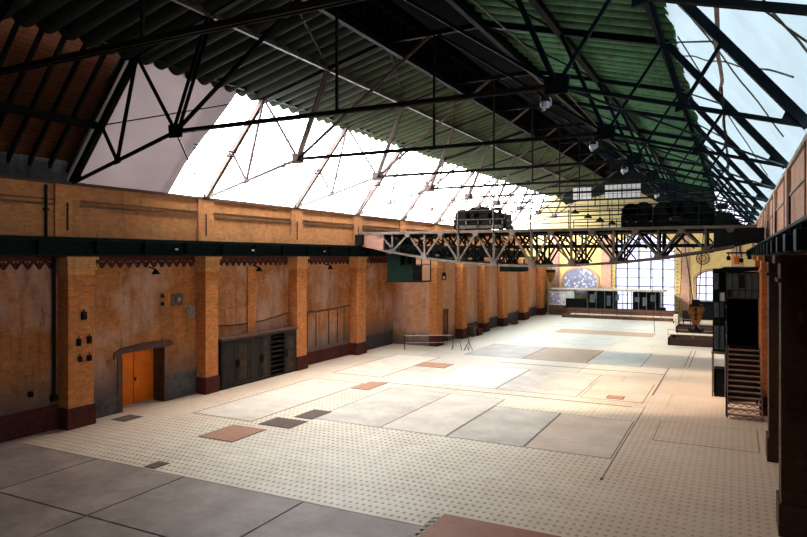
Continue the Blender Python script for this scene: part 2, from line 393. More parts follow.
# dark red / grey base of the near bays
b = MB()
b.box(LW, LW+.05, -6, 16.1, 0, .92); b.box(LW, LW+.04, 31.3, 36.9, 0, .75)
struct(b.build('baseboard_left', 'brick_red'), 'dark red brick base of the left wall')
b = MB(); b.box(LW, LW+.03, 17.1, 18.8, 0, .75); b.box(LW, LW+.03, 21.3, 23.2, 0, 1.15)
struct(b.build('baseboard_left', paint('grey_render', (.14,.13,.135), (.07,.06,.065), 3)), 'grey rendered base either side of the orange door')
b = MB(); b.box(LW, LW+.035, 38.1, 42.9, 0, 1.0); b.box(FW, FW+.035, 48.2, YB, 0, .95)
struct(b.build('baseboard_left', paint('dark_render', (.085,.07,.07), (.045,.04,.04), 3)), 'sooty base of the far left wall')

def pilaster(xf, xw, y0, y1, z1, label, mat='brick_pil', grp=None, round_=False):
    yc = (y0+y1)/2; hw = (y1-y0)/2; d = xf-xw
    t = thing('brick_pilaster', label, 'pilaster', (xw, yc, 0), grp)
    q = MB(); q.box(0, d+.06, -hw-.05, hw+.05, 0, .78); q.build('plinth', 'brick_red', t, bevel=.015)
    q = MB(); q.box(0, d, -hw, hw, .78, z1-.75); q.build('shaft', mat, t, bevel=.02)
    q = MB(); q.box(0, d+.03, -hw-.03, hw+.03, z1-.75, z1-.55); q.box(0, d+.10, -hw-.1, hw+.1, z1-.55, z1-.45)
    q.box(0, d+.05, -hw-.05, hw+.05, z1-.45, z1-.15); q.box(0, d+.13, -hw-.13, hw+.13, z1-.15, z1-.03)
    q.build('capital', 'brick_cap', t, bevel=.015)
    return t
PILN = [(9.0,10.0,'brick pilaster nearest the camera on the left wall, cut by the left edge'),
        (16.0,17.1,'thick yellow brick pilaster with black switch boxes left of the orange door'),
        (23.1,23.95,'brick pilaster between the orange door and the dark lockers'),
        (30.3,31.25,'brick pilaster at the right end of the dark lockers'),
        (36.95,38.05,'brick pilaster under the left end of the crane bridge')]
for y0, y1, lb in PILN: pilaster(PF, LW, y0, y1, 6.55, lb)
PILF = [(43.1,44.2,'first far pilaster, at the step in the left wall beside the hanging green cab'),
        (48.1,49.1,'far pilaster just right of the dark doorway'),
        (53.1,54.3,'bright orange pilaster, second to the right of the dark doorway'),
        (58.3,59.6,'shaded pilaster left of the last two by the end wall'),
        (65.0,66.6,'last but one pilaster on the left wall before the end wall'),
        (71.6,73.2,'last pilaster on the left wall, in the corner by the end wall')]
for i, (y0, y1, lb) in enumerate(PILF): pilaster(FP, FW, y0, y1, 6.45, lb, 'brick_pil')
# shallow middle strips in the near bays
b = MB()
for y0, y1 in ((26.7,27.3),): b.box(LW, LW+.08, y0, y1, 1., 6.0)
struct(b.build('wall_left', 'brick_pil'), 'shallow brick strips in the middle of the left wall bays')
# upper pilaster strips with slots
for i, y in enumerate([9.2, 16.0, 23.2, 30.4, 37.2, 43.8, 50.0, 56.2, 62.4, 68.6]):
    t = thing('wall_strip', 'slotted brick strip on the left upper wall under the %s roof truss from the camera' % ORD[i], 'pilaster strip', (-22.5, y, 7.2))
    q = MB(); q.box(0, .1, -.45, .55, 0, 2.02); q.build('strip', 'brick_upper', t, bevel=.01)
    q = MB(); q.box(.08, .115, .0, .07, .3, 1.35); q.build('slot', 'iron', t)
# dark vertical pipes / cracks
tp = thing('wall_pipe', 'thin dark vertical pipe on the yellow wall at far left, running to the floor', 'pipe', (LW+.1, 15.78, 0))
q = MB(); q.tube([(0,0,1.3),(0,0,6.5)], .06); q.build('pipe', 'iron', tp)
q = MB(); q.box(-.08,.08,-.12,.12,1.1,1.32); q.build('outlet_box', 'iron', tp)
tp = thing('wall_pipe', 'thin dark vertical pipe on the upper wall at far left above the green beam', 'pipe', (-22.42, 15.2, 7.2))
q = MB(); q.tube([(0,0,0),(0,0,1.95)], .05); q.build('pipe', 'iron', tp)
q = MB(); q.box(-.06,.05,-.09,.09,1.0,1.08); q.build('clip', 'iron', tp)

# saw-tooth friezes
def frieze(y0, y1, x):
    q = MB(); q.box(x, x+.05, y0, y1, 6.34, 6.5); q.box(x, x+.03, y0, y1, 6.46, 6.55)
    n = max(1, round((y1-y0)/.44)); p = (y1-y0)/n
    for k in range(n):
        a = y0+k*p; m_ = a+p/2
        q.bar((x+.025, a+.02, 6.34), (x+.025, m_, 6.06), .05, .13, (1,0,0)); q.bar((x+.025, a+p-.02, 6.34), (x+.025, m_, 6.06), .05, .13, (1,0,0))
        q.prism([(m_-.075, 6.24), (m_, 6.32), (m_+.075, 6.24), (m_, 6.16)], 'x', x, x+.05)
    return q
fb = [(10.2,15.9),(17.25,22.95),(24.1,30.15),(31.4,36.8),(38.2,42.95)]
for i, (a, c_) in enumerate(fb):
    struct(frieze(a, c_, LW).build('trim_%d' % (5+i), 'frieze'), 'dark red saw-tooth brick frieze under the green beam, bay %s from the left' % ORD[i])

# orange double door in its recess
b = MB()
t = thing('double_door', 'bright orange double door in a deep recess under a brown lintel', 'door', (-23.6, 20.05, 0))
tag(t, kind='thing')
for s, y0, y1 in ((0, -1.15, -.02), (1, 0.02, 1.13)):
    q = MB(); q.box(-.04, .03, y0, y1, .06, 2.38); lf = q.build('door_leaf', 'door_orange', t, bevel=.008)
    q = MB(); q.box(.03, .05, y0+.1, y1-.1, 1.3, 1.34); q.box(.03, .05, y0+.1, y1-.1, .3, .34); q.build('ledge', 'door_orange', lf)
q = MB(); q.box(.03, .07, .05, .12, 1.05, 1.2); q.build('handle', 'iron', t)
q = MB(); q.box(-.05, .04, -1.15, 1.15, 2.38, 2.45); q.build('frame', 'stone_brown', t)
q = MB(); q.box(.03, .10, -1.15, 1.15, 0, .05); q.build('light_gap_strip', 'white_panel', t)  # pale strip painted for the light showing under the door
q = MB(); q.prism([(18.45,2.25),(18.45,2.5),(18.8,2.68),(20.0,2.78),(21.3,2.76),(21.65,2.66),(21.65,2.5),(21.2,2.45),(18.9,2.45),(18.75,2.25)], 'x', LW-.1, LW+.06)
struct(q.build('trim_10', 'stone_brown', bevel=.02), 'curved brown stone lintel over the orange door')
b = MB(); b.box(LW, LW+.04, 18.66, 18.9, 0, 2.3); struct(b.build('trim_11', 'stone_brown'), 'brown stone jamb left of the orange door')
b = MB(); b.box(-24.1, LW+.01, 21.14, 21.2, 0, 2.45); struct(b.build('trim_12', 'brick_dark'), 'dark right jamb of the orange door recess')

# dark doorway in the far bays
t = thing('wooden_door', 'half open brown door in the dark doorway of the far left wall', 'door', (-20.25, 44.98, 0))
q = MB(); q.box(-.9, 0, .0, .06, .02, 2.25); q.build('door_leaf', 'rust_plate', t, bevel=.006)
q = MB(); q.box(-.85, -.8, .06, .12, 1.0, 1.15); q.build('handle', 'iron', t)
b = MB(); b.box(FW, FW+.08, 44.8, 46.5, 2.28, 2.5); b.box(FW, FW+.05, 44.8, 44.97, 0, 2.3); b.box(FW, FW+.05, 46.33, 46.5, 0, 2.3)
struct(b.build('trim_13', 'stone_brown'), 'brown frame of the dark doorway')
b = MB(); b.box(-21.49, -21.45, 44.97, 46.33, 0, 2.3); struct(b.build('door_1', 'iron'), 'black opening of the far left doorway')

# switch boxes on the thick pilaster
for (dy, z, w, h_, lb) in ((16.62,4.25,.2,.3,'black box highest on the thick pilaster left of the orange door'),
        (16.40,3.25,.14,.28,'left black box of the middle pair on the thick pilaster'),
        (16.85,3.3,.16,.28,'right black box of the middle pair on the thick pilaster'),
        (16.45,2.6,.14,.2,'left black box of the lowest pair on the thick pilaster'),
        (16.85,2.6,.16,.22,'right black box of the lowest pair on the thick pilaster')):
    t = thing('switch_box', lb, 'switch box', (PF, dy, z))
    q = MB(); q.box(0, .12, -w/2, w/2, -h_/2, h_/2); q.build('housing', 'iron', t, bevel=.02)
    q = MB(); q.tube([(.06,0,h_/2),(.06,0,h_/2+.1)], .02); q.build('conduit', 'iron', t)
for (y, z, lb) in ((13.4,1.75,'small black fitting low on the wall at the far left edge'), (14.9,1.5,'small black fitting low on the wall left of the dark pipe')):
    t = thing('wall_fitting', lb, 'fitting', (LW, y, z))
    q = MB(); q.box(0, .1, -.09, .09, -.1, .1); q.build('body', 'iron', t, bevel=.02)
    q = MB(); q.tube([(.1,0,0),(.16,0,-.05)], .025); q.build('nozzle', 'iron', t)
# round disc and stain, twin round holes
t = thing('wall_disc', 'pale round disc on the wall left of the second pilaster', 'disc', (LW, 22.75, 3.95))
q = MB(); q.tube([(0,0,0),(.06,0,0)], .30, 24); q.build('plate', 'disc', t)
q = MB(); q.ring((.06,0,0), .2, .03, 'x'); q.build('ring', 'stone', t)
t = thing('wall_bracket', 'pale bracket with a dark splash above the orange door recess', 'bracket', (LW, 21.9, 4.55))
q = MB(); q.box(0, .03, -.35, .35, -.3, .28); q.build('back_plate', 'dark_plate', t)
q = MB(); q.tube([(0,0,0),(.14,0,0)], .11, 14); q.build('boss', 'disc', t)
for z, lb in ((4.75,'upper of two small black round holes above the orange door'), (4.4,'lower of two small black round holes above the orange door')):
    q = MB(); q.tube([(LW-.02,21.05,z),(LW+.03,21.05,z)], .09, 14); tag(q.build('wall_hole', 'iron'), lb, 'hole')
# small wall lamps/brackets under frieze
for y, lb in ((20.3,'dark lamp bracket on the wall above the orange door'), (27.2,'dark lamp bracket on the wall above the dark lockers'), (34.0,'dark lamp bracket on the third bay wall right of the lockers')):
    t = thing('lamp_bracket', lb, 'lamp', (LW, y, 6.05))
    q = MB(); q.tube([(0,0,0),(.28,0,-.05),(.42,0,-.12)], .03); q.build('arm', 'iron', t)
    q = MB(); q.tube([(.42,0,-.08),(.42,0,-.16),(.42,0,-.3)], [.05,.1,.2], 12); q.build('lamp_shade', 'iron', t)
# thin cable line low on third bay
b = MB(); b.tube([(LW+.04,31.4,3.25),(LW+.04,33,3.15),(LW+.04,35,3.2),(LW+.04,36.9,3.3)], .04); b.tube([(LW+.04,24.1,3.1),(LW+.04,26,3.0),(LW+.04,28,3.05),(LW+.04,30.2,3.3)], .035)
for y in (32.1,33.0,34.4,35.4,36.2): b.tube([(LW+.03,y,1.0),(LW+.03,y,3.15)], .022)
tag(b.build('wall_cable', 'machine'), 'thin dark cables sagging along the wall above the lockers and in the next bay', 'cable')

# ------------------------------------------------------------------ dark lockers
LX, L0, L1 = -22.28, 24.15, 30.2
t = thing('locker_bank', 'long dark wooden bank of lockers with an open slatted section against the left wall', 'lockers', (LX, L0, 0))
L = L1-L0
q = MB(); q.box(-.6, -.04, 0, L, 0, .12); q.box(-.6, -.55, 0, L, .12, 2.4); q.box(-.6, -.0, 0, .05, 0, 2.4); q.box(-.6, 0, L-.05, L, 0, 2.4); q.box(-.6, 0, 0, L, 2.3, 2.4)
q.build('carcass', 'locker', t)
q = MB(); q.box(-.62, .1, -.08, L+.05, 2.4, 2.52); q.build('top', 'stone_brown', t, bevel=.02)
yy = [0.06, 1.62, 2.92, 4.0, 4.42]  # seams seen from the hall, last opens to the slats
doors = [(0.08,1.06),(1.09,2.05),(2.08,2.93),(2.96,3.72),(5.02,5.98)]
for i, (a, c_) in enumerate(doors):
    q = MB(); q.box(-.03, 0, a, c_, .14, 2.28)
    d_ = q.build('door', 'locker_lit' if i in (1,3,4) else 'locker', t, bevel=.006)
    q = MB(); q.box(0, .02, a+.08, a+.16, .22, 2.2); q.box(0, .02, c_-.16, c_-.08, .22, 2.2); q.box(0, .02, a+.16, c_-.16, 2.1, 2.2); q.box(0, .02, a+.16, c_-.16, .22, .32); q.box(0, .02, a+.16, c_-.16, 1.3, 1.4)
    q.build('moulding', 'locker', d_)
    hy = c_-.06 if i in (0,2) else a+.06
    q = MB(); q.tube([(.02,hy,.95),(.08,hy,1.0),(.08,hy,1.3),(.02,hy,1.35)], .05); q.build('handle', 'iron', d_)
for k in range(8):
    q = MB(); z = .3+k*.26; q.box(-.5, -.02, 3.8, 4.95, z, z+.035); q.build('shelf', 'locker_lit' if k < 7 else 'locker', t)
for y in (3.75, 4.96):
    q = MB(); q.box(-.5, 0, y, y+.04, .12, 2.3); q.build('divider', 'locker', t)

# ------------------------------------------------------------------ rails on the walls
def rail_beam(x0, x1, ya, yb, z0, z1, label, face):
    t = thing('crane_rail_beam', label, 'rail beam', ((x0+x1)/2, 0, 0))
    w = (x1-x0)/2
    q = MB(); q.box(-w*.35, w*.35, ya, yb, z0+.06, z1-.06); q.build('web', 'green_beam', t)
    q = MB(); q.box(-w, w, ya, yb, z1-.06, z1); q.box(-w*.4, w*.4, ya, yb, z1, z1+.07); q.build('top_flange', 'green_beam', t)
    q = MB(); q.box(-w, w, ya, yb, z0, z0+.06); q.build('bottom_flange', 'green_beam', t)
    y = ya+1
    k = 0
    while y < yb and k < 34:
        q = MB(); q.box(-w*.9, w*.9, y, y+.05, z0+.06, z1-.06); q.build('stiffener', 'green_beam', t)
        y += 2.33; k += 1
    return t
rail_beam(-22.55, -21.95, 2, 75, 6.55, 7.18, 'dark green riveted steel beam running along the left wall above the pilasters', 1)
for y, lb in ((20.9,'tiny pale plate on the left green beam above the orange door'), (26.0,'tiny pale plate on the left green beam above the dark lockers'), (32.5,'tiny pale plate on the left green beam just right of the lockers')):
    q = MB(); q.box(-21.98, -21.93, y, y+.16, 6.8, 6.88); tag(q.build('rivet_plate', 'white_panel', bevel=.01), lb, 'plate')
rail_beam(.92, 1.5, 2, 75, 6.6, 7.12, 'dark green steel beam with brackets running along the right wall', -1)
t = thing('beam_bracket', 'row of dark brackets on the side of the right green beam', 'bracket', (.9, 0, 6.6))
for k in range(11):
    y = 11 + k*2.4
    q = MB(); q.box(-.12, .05, y, y+.5, .0, .32); q.build('bracket', 'green_beam', t, bevel=.02)

# ------------------------------------------------------------------ right side: piers and walls
def pier(y0, y1, mat, label):
    t = thing('brick_pier', label, 'pier', (.95, y0, 0)); d = y1-y0
    q = MB(); q.box(-.06, 1.3, -.06, d, 0, .75); q.build('plinth', 'brick_red' if mat != 'brick_dark' else 'brick_dark', t, bevel=.015)
    q = MB(); q.box(0, 1.3, 0, d, .75, 5.9); q.build('shaft', mat, t, bevel=.02)
    q = MB(); q.box(-.08, 1.3, -.08, d+.05, 5.9, 6.0); q.box(-.02, 1.3, -.03, d, 6.0, 6.35); q.box(-.14, 1.3, -.14, d+.1, 6.35, 6.55)
    q.build('capital', mat, t, bevel=.015)
    q = MB(); q.box(-.012, -.0, .0, .05, .75, 5.9); q.build('worn_edge', 'stone', t)
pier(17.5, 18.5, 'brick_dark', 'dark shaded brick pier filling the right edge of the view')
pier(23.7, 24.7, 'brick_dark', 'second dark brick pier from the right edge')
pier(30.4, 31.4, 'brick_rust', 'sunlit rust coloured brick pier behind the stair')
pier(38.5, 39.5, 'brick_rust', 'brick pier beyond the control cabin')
b = MB(); b.box(2.25, 2.9, -6, YB, 0, 7.2); struct(b.build('wall_right', 'brick_dark'), 'dark brick wall behind the piers on the right')
b = MB(); b.box(1.5, 2.9, -6, YB, 7.12, 9.2); struct(b.build('wall_right', 'brick_pink'), 'pinkish brick upper wall on the right')
b = MB(); b.box(1.42, 3.0, -6, YB, 9.18, 9.3); b.box(1.45, 1.5, -6, YB, 8.35, 8.43); struct(b.build('trim_14', 'stone'), 'stone coping and string course of the right upper wall')
for i, y in enumerate(TY):
    t = thing('wall_strip', 'slotted brick strip on the right upper wall under the %s roof truss from the camera' % ORD[i], 'pilaster strip', (1.5, y, 7.15))
    q = MB(); q.box(-.12, 0, -.4, .5, 0, 2.0); q.build('strip', 'brick_pink', t, bevel=.01)
    q = MB(); q.box(-.14, -.11, .5, .58, .2, 1.9); q.box(-.14, -.1, -1.6, -1.35, .3, 1.1); q.build('slot', 'iron', t)

# ------------------------------------------------------------------ roof
def R(x): return 2*XC - x                      # mirror about the hall's centre line
A = (-22.5, 9.3); B = (-19.0, 13.66); Cn = (-15.5, 14.56); D = (-12.64, 15.3); E_ = (-17.1, 10.8); F = (-20.0, 9.98); G = (-20.85, 11.36); RD = (XC, 15.35)
def deck(xa, za, xb, zb, name, label, y0=-6, y1=YB):
    bm = bmesh.new(); p = .75; n = int((y1-y0)/p*8); ra = rb = None
    NX = 6; prev = None
    for i in range(n+1):
        y = y0+(y1-y0)*i/n; ph = (y/p) % 1.0
        dz = -.30*math.sin(PI*ph)**.8 - .03*math.sin(y*1.7)
        row = [bm.verts.new((xa+(xb-xa)*k/NX, y, za+(zb-za)*k/NX+dz+.40)) for k in range(NX+1)]
        if prev:
            for k in range(NX): bm.faces.new((prev[k], row[k], row[k+1], prev[k+1]))
        prev = row
    me = bpy.data.meshes.new(name); bm.to_mesh(me); bm.free()
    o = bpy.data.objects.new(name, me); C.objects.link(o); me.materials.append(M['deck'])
    m_ = o.modifiers.new('thick', 'SOLIDIFY'); m_.thickness = .12; m_.offset = 1
    return struct(o, label)
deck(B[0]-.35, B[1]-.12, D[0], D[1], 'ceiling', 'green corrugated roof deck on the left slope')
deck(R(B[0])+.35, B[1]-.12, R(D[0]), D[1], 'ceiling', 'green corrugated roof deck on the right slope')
# ridge monitor (boarded, black)
b = MB()
b.box(D[0]-.1, D[0], -6, YB, 15.3, 17.1); b.box(R(D[0]), R(D[0])+.1, -6, YB, 15.3, 17.1)
b.prism([(D[0]-.5,17.0),(XC,18.0),(R(D[0])+.5,17.0),(R(D[0])+.5,17.1),(XC,18.1),(D[0]-.5,17.1)], 'y', -6, YB)
struct(b.build('ceiling', 'black_steel'), 'black boarded ridge monitor of the roof')
b = MB()
for k in range(100):
    y = 2+k*.74; b.box(D[0], D[0]+.07, y, y+.12, 15.45, 16.5); b.box(R(D[0])-.07, R(D[0]), y, y+.12, 15.45, 16.5)
b.box(D[0], D[0]+.1, -6, YB, 15.3, 15.5); b.box(R(D[0])-.1, R(D[0]), -6, YB, 15.3, 15.5); b.box(D[0], D[0]+.1, -6, YB, 16.45, 16.6)
struct(b.build('trim_15', 'truss_steel'), 'dark louvre posts in the ridge monitor')
# boarded first bays on the left, closed end behind the camera
b = MB(); dx, dz = .28, .22
b.prism([(A[0]-dx, A[1]+dz), (B[0]-dx, B[1]+dz+.4), (B[0]-dx-.1, B[1]+dz+.5), (A[0]-dx-.15, A[1]+dz+.1)], 'y', -6, 16.35)
struct(b.build('ceiling', 'boards'), 'brown wooden boarding over the nearest bays on the left')
b = MB()
for k in range(19):
    y = 2.2+k*.77; b.bar((A[0]-.1, y, A[1]+.25), (B[0]-.1, y, B[1]+.25), .1, .16)
b.box(G[0]-.2, G[0]-.05, -6, 16.2, G[1]-.15, G[1]+.1)
struct(b.build('trim_16', 'black_steel'), 'black rafters under the brown boarding')
b = MB(); b.box(-25, 3, -6.4, -6, 0, 18); struct(b.build('wall_back', 'brick_dark'), 'wall behind the camera')

# roof trusses (mesh data shared by every copy)
def P(n, y=0): return (n[0], y, n[1])
def make_truss(near_mat):
    t = thing('roof_truss', 'x', 'roof truss')
    for sgn in (0, 1):
        m = (lambda n: n) if not sgn else (lambda n: (R(n[0]), n[1]))
        st = near_mat if not sgn else 'blue_steel'
        q = MB(); q.bar(P(m(A)), P(m(B)), .2, .22); q.build('rafter', st, t)
        q = MB(); q.bar(P(m(B)), P(m(D)), .2, .22); q.build('top_chord', st, t)
        q = MB(); q.angle(P(m(A)), P(m(E_)), .10, .03); q.build('bottom_chord', st, t)
        q = MB(); q.angle(P(m(F)), P(m(G)), .08, .035); q.build('brace', st, t)
        q = MB(); q.angle(P(m(F)), P(m(B)), .085, .035); q.build('brace', st, t)
        q = MB(); q.angle(P(m(E_)), P(m(B)), .085, .03); q.build('brace', st, t)
        q = MB(); q.angle(P(m(E_)), P(m(Cn)), .12, .10); q.build('brace', st, t)
        q = MB(); q.angle(P(m(E_)), P(RD), .09, .04); q.build('brace', st, t)
        q = MB(); q.prism([(m(E_)[0]-.28, E_[1]-.2), (m(E_)[0]+.28, E_[1]-.2), (m(E_)[0]+.33, E_[1]+.25), (m(E_)[0]-.33, E_[1]+.25)], 'y', -.03, .03); q.build('gusset_plate', st, t)
        q = MB(); q.prism([(m(F)[0]-.15, F[1]-.12), (m(F)[0]+.15, F[1]-.05), (m(F)[0]+.13, F[1]+.15), (m(F)[0]-.13, F[1]+.12)], 'y', -.03, .03); q.build('gusset_plate', st, t)
        s2 = -1 if not sgn else 1
        q = MB(); q.prism([(m(A)[0]-s2*.0, A[1]-.05), (m(A)[0]-s2*.55, A[1]+.1), (m(A)[0]-s2*.38, A[1]+.5), (m(A)[0]+s2*.02, A[1]+.12)], 'y', -.04, .04); q.build('foot_plate', st, t)
    q = MB(); q.angle(P(E_), P((R(E_[0]), E_[1])), .12, .06); q.build('tie_beam', 'truss_steel', t)
    q = MB(); q.bar(P((XC, E_[1])), P(RD), .07); q.build('hanger', 'truss_steel', t)
    q = MB(); q.bar(P(D), P((R(D[0]), D[1])), .16, .2); q.build('collar', 'black_steel', t)
    return t
t0 = make_truss('black_steel')
TL = ['nearest black roof truss, mostly above and left of the view, carrying no lamp',
      'black roof truss at the edge of the brown boarding, carrying the largest hanging lamp']
for i, y in enumerate(TY):
    lb = TL[i] if i < 2 else 'steel roof truss, %s in line from the edge of the brown boarding' % ORD[i-1]
    if i == 0: t0.location = (0, y, 0); t0['label'] = lb
    else:
        tt = copy_thing(t0, (0, y, 0), lb)
        if i >= 2:
            for ch in [o for o in bpy.data.objects if o.parent is tt]:
                if ch.data.materials[0] is M['black_steel'] and not ch.name.startswith('collar'):
                    low = ch.name.split('.')[0] in ('rafter', 'bottom_chord', 'gusset_plate', 'foot_plate', 'brace')
                    for s in ch.material_slots: s.link = 'OBJECT'; s.material = M['truss_pale' if low else 'truss_steel']
# longitudinal members
def purlin(name, x, z, w, d, mat, label, y0=-6, y1=YB):
    q = MB(); q.box(x-w/2, x+w/2, y0, y1, z-d/2, z+d/2); return tag(q.build(name, mat), label, 'beam')
purlin('eave_beam', B[0]+.1, B[1]+.16, .2, .24, 'black_steel', 'dark beam along the lower edge of the left green deck')
purlin('eave_beam', R(B[0])-.1, B[1]+.1, .22, .3, 'blue_steel', 'dark beam along the lower edge of the right green deck')
purlin('purlin', Cn[0], Cn[1]-.02, .14, .2, 'machine', 'brown purlin under the middle of the left green deck')
purlin('purlin', R(Cn[0]), Cn[1]-.02, .22, .24, 'black_steel', 'dark purlin under the middle of the right green deck')
purlin('ridge_beam', D[0], D[1]-.1, .2, .5, 'black_steel', 'dark beam on the left lower edge of the black ridge monitor')
purlin('ridge_beam', R(D[0]), D[1]-.1, .2, .4, 'black_steel', 'dark beam on the right lower edge of the black ridge monitor')
for sg, lb, mt in ((0,'slender lattice girder running lengthwise across the middle of the left glazing','truss_steel'), (1,'slender lattice girder running lengthwise across the middle of the right white sheeting','blue_steel')):
    gx = G[0]+.1 if not sg else R(G[0])-.1
    t = thing('lattice_purlin', lb, 'girder', (gx, 20.8, G[1]))
    q = MB(); q.bar((0,0,0), (0,YB-20.9,0), .05, .045); q.build('top_flat', mt, t)
    q = MB(); q.bar((-.0,0,-.22), (-.0,YB-20.9,-.22), .05, .045); q.build('bottom_flat', mt, t)
    q = MB(); k = 0; y = 0
    while y < YB-21.5:
        q.bar((0,y,0 if k%2 else -.22), (0,y+.4,-.22 if k%2 else 0), .03); y += .4; k += 1
    q.build('lacing', mt, t)
# wind bracing bay by bay
for i in range(1, 9):
    ya, yb = TY[i], TY[i+1]
    for side, mt in (('left', 'truss_steel'), ('right', 'blue_steel')):
        f_ = (lambda n: n) if side == 'left' else (lambda n: (R(n[0]), n[1]))
        t = thing('wind_brace', 'thin crossed bracing rods in the %s roof bay beyond the brown boarding, %s side' % (ORD[i-1], side), 'bracing rods', (0, ya, 0))
        L_ = yb-ya
        q = MB(); q.bar(P(f_(A), L_), P(f_(E_), 0), .05); q.build('rod', mt, t)
        q = MB(); q.bar(P(f_(D), 0), P(f_(Cn), L_), .06); q.build('rod', mt, t)
        q = MB(); q.bar(P(f_(G), 0), P(f_(B), L_), .045); q.build('rod', mt, t)
# roof glazing, left
for i in range(1, 10):
    ya = TY[i]; yb = TY[i+1] if i < 9 else YB
    if i == 1: ya = 20.6
    q = MB(); q.prism([(A[0]-.1, A[1]+.05), (B[0]-.3, B[1]+.3), (B[0]-.33, B[1]+.3), (A[0]-.13, A[1]+.05)], 'y', ya+.02, yb-.02)
    struct(q.build('window_%d' % i, 'pane'), 'bright glazed roof panel of the %s bay on the left' % ORD[i-1])
# grey tarpaulin closing two thirds of the first glazed bay
bm = bmesh.new(); g = {}
NU, NV = 10, 26
for u in range(NU+1):
    for v in range(NV+1):
        a = v/NV; y = 15.9 + (5.2 + .9*a - .6*math.sin(a*3)*.3) * u/NU
        x = A[0]+(B[0]-A[0])*a-.12-.05*math.sin(u*1.7+a*9); z = A[1]+(B[1]-A[1]+.25)*a+.05*math.sin(u*2.1-a*5)
        g[u, v] = bm.verts.new((x, y, z))
for u in range(NU):
    for v in range(NV): bm.faces.new((g[u,v], g[u+1,v], g[u+1,v+1], g[u,v+1]))
me = bpy.data.meshes.new('tarpaulin'); bm.to_mesh(me); bm.free()
for p_ in me.polygons: p_.use_smooth = True
o = bpy.data.objects.new('tarpaulin', me); C.objects.link(o); me.materials.append(M['tarp_grey'])
tag(o, 'pinkish grey translucent tarpaulin next to the brown boarding, covering part of the left glazing', 'tarpaulin')
# white tarpaulin along the whole right slope
bm = bmesh.new(); g = {}; NU, NV = 160, 12
for u in range(NU+1):
    y = -5.5 + (YB+5.4)*u/NU
    for v in range(NV+1):
        a = v/NV; xx = R(A[0])+(R(B[0])-R(A[0]))*a; zz = A[1]+(B[1]-A[1])*a
        w = .05*math.sin(u*.9+a*3)+.04*math.sin(u*2.3+a*11)+.03*math.sin(a*17+u*.4)
        g[u, v] = bm.verts.new((xx+.25+w, y, zz+.22+w))
for u in range(NU):
    for v in range(NV): bm.faces.new((g[u,v], g[u+1,v], g[u+1,v+1], g[u,v+1]))
me = bpy.data.meshes.new('tarpaulin'); bm.to_mesh(me); bm.free()
for p_ in me.polygons: p_.use_smooth = True
tp = bpy.data.objects.new('tarpaulin', me); C.objects.link(tp); me.materials.append(M['tarp'])
tag(tp, 'long white translucent tarpaulin stretched over the whole right roof slope above the pink brick wall', 'tarpaulin')
def onr(a, y, o=.12): return (R(A[0])+(R(B[0])-R(A[0]))*a+.25-o, y, A[1]+(B[1]-A[1])*a+.22-o*.8)
q = MB(); y = -4; pts = [onr(.55+.015*math.sin(k*1.9), -4+k*1.6) for k in range(50)]
for p_, q_ in zip(pts, pts[1:]): q.bar(p_, q_, .10, .02)
q.build('seam', 'tape', tp)
for k, (ya, yb, a0, a1) in enumerate([(8,17,.1,.95),(10.5,13.4,.9,.05),(15,24,.15,.9),(17,21,.95,.1),(22,31,.9,.1),(12,15.5,.0,1.)]):
    q = MB(); pts = [onr(a0+(a1-a0)*j/14, ya+(yb-ya)*j/14+.12*math.sin(j*1.3+k), .1) for j in range(15)]
    q.tube(pts, .022, 5); q.build('rope', 'machine', tp)

# long sagging cables
for pts, lb in (([(-9.9,8,14.9),(-8.44,16.3,13.9),(-6.9,23.3,13.45),(-6.4,30.4,13.05),(-5.8,43.8,12.45),(-5.3,60,11.9)], 'long pale cable sagging lengthwise below the middle of the roof'),
                ([(-7.6,8,14.4),(-6.9,16.3,14.0),(-6.55,23.3,13.9),(-6.4,30.4,13.4),(-6.2,43.8,12.8),(-6.2,60,12.2)], 'second cable close beside the long pale one under the right roof slope')):
    q = MB(); q.tube(pts, .028, 6); tag(q.build('roof_cable', 'crane_steel'), lb, 'cable')

# hanging lamps under the trusses
for i, (y, lb) in enumerate([(16.3,'white cylindrical high-bay lamp hanging nearest the camera'), (23.3,'second white high-bay lamp hanging from the roof'), (30.4,'third white high-bay lamp hanging from the roof'), (43.8,'farthest small white lamp hanging from the roof near the gable')]):
    if i == 0:
        lp = thing('hanging_lamp', lb, 'lamp', (-4.3, y, 10.45))
        q = MB(); q.tube([(0,0,.35),(0,0,.14)], .02); q.build('hook', 'iron', lp)
        q = MB(); q.tube([(0,0,.16),(0,0,.13),(0,0,-.02)], [.08,.15,.15], 16); q.build('ballast_housing', 'iron', lp)
        q = MB(); q.tube([(.0,0,-.02),(0,0,-.06),(0,0,-.2)], [.12,.16,.15], 16); q.build('lamp_shade', 'lamp_white', lp)
        q = MB(); q.tube([(-.04,0,-.2),(-.04,0,-.3)], .06, 12); q.build('bulb', 'lamp_white', lp)
        q = MB(); q.tube([(.13,0,.1),(.19,0,.04),(.19,0,-.16)], .03, 8); q.build('side_box', 'lamp_white', lp)
    else: copy_thing(lp, (-4.45, y, 10.45), lb)

for o_ in [o for o in bpy.data.objects if o.name.startswith('hanging_lamp')]: o_.scale = (.8, .8, .8)
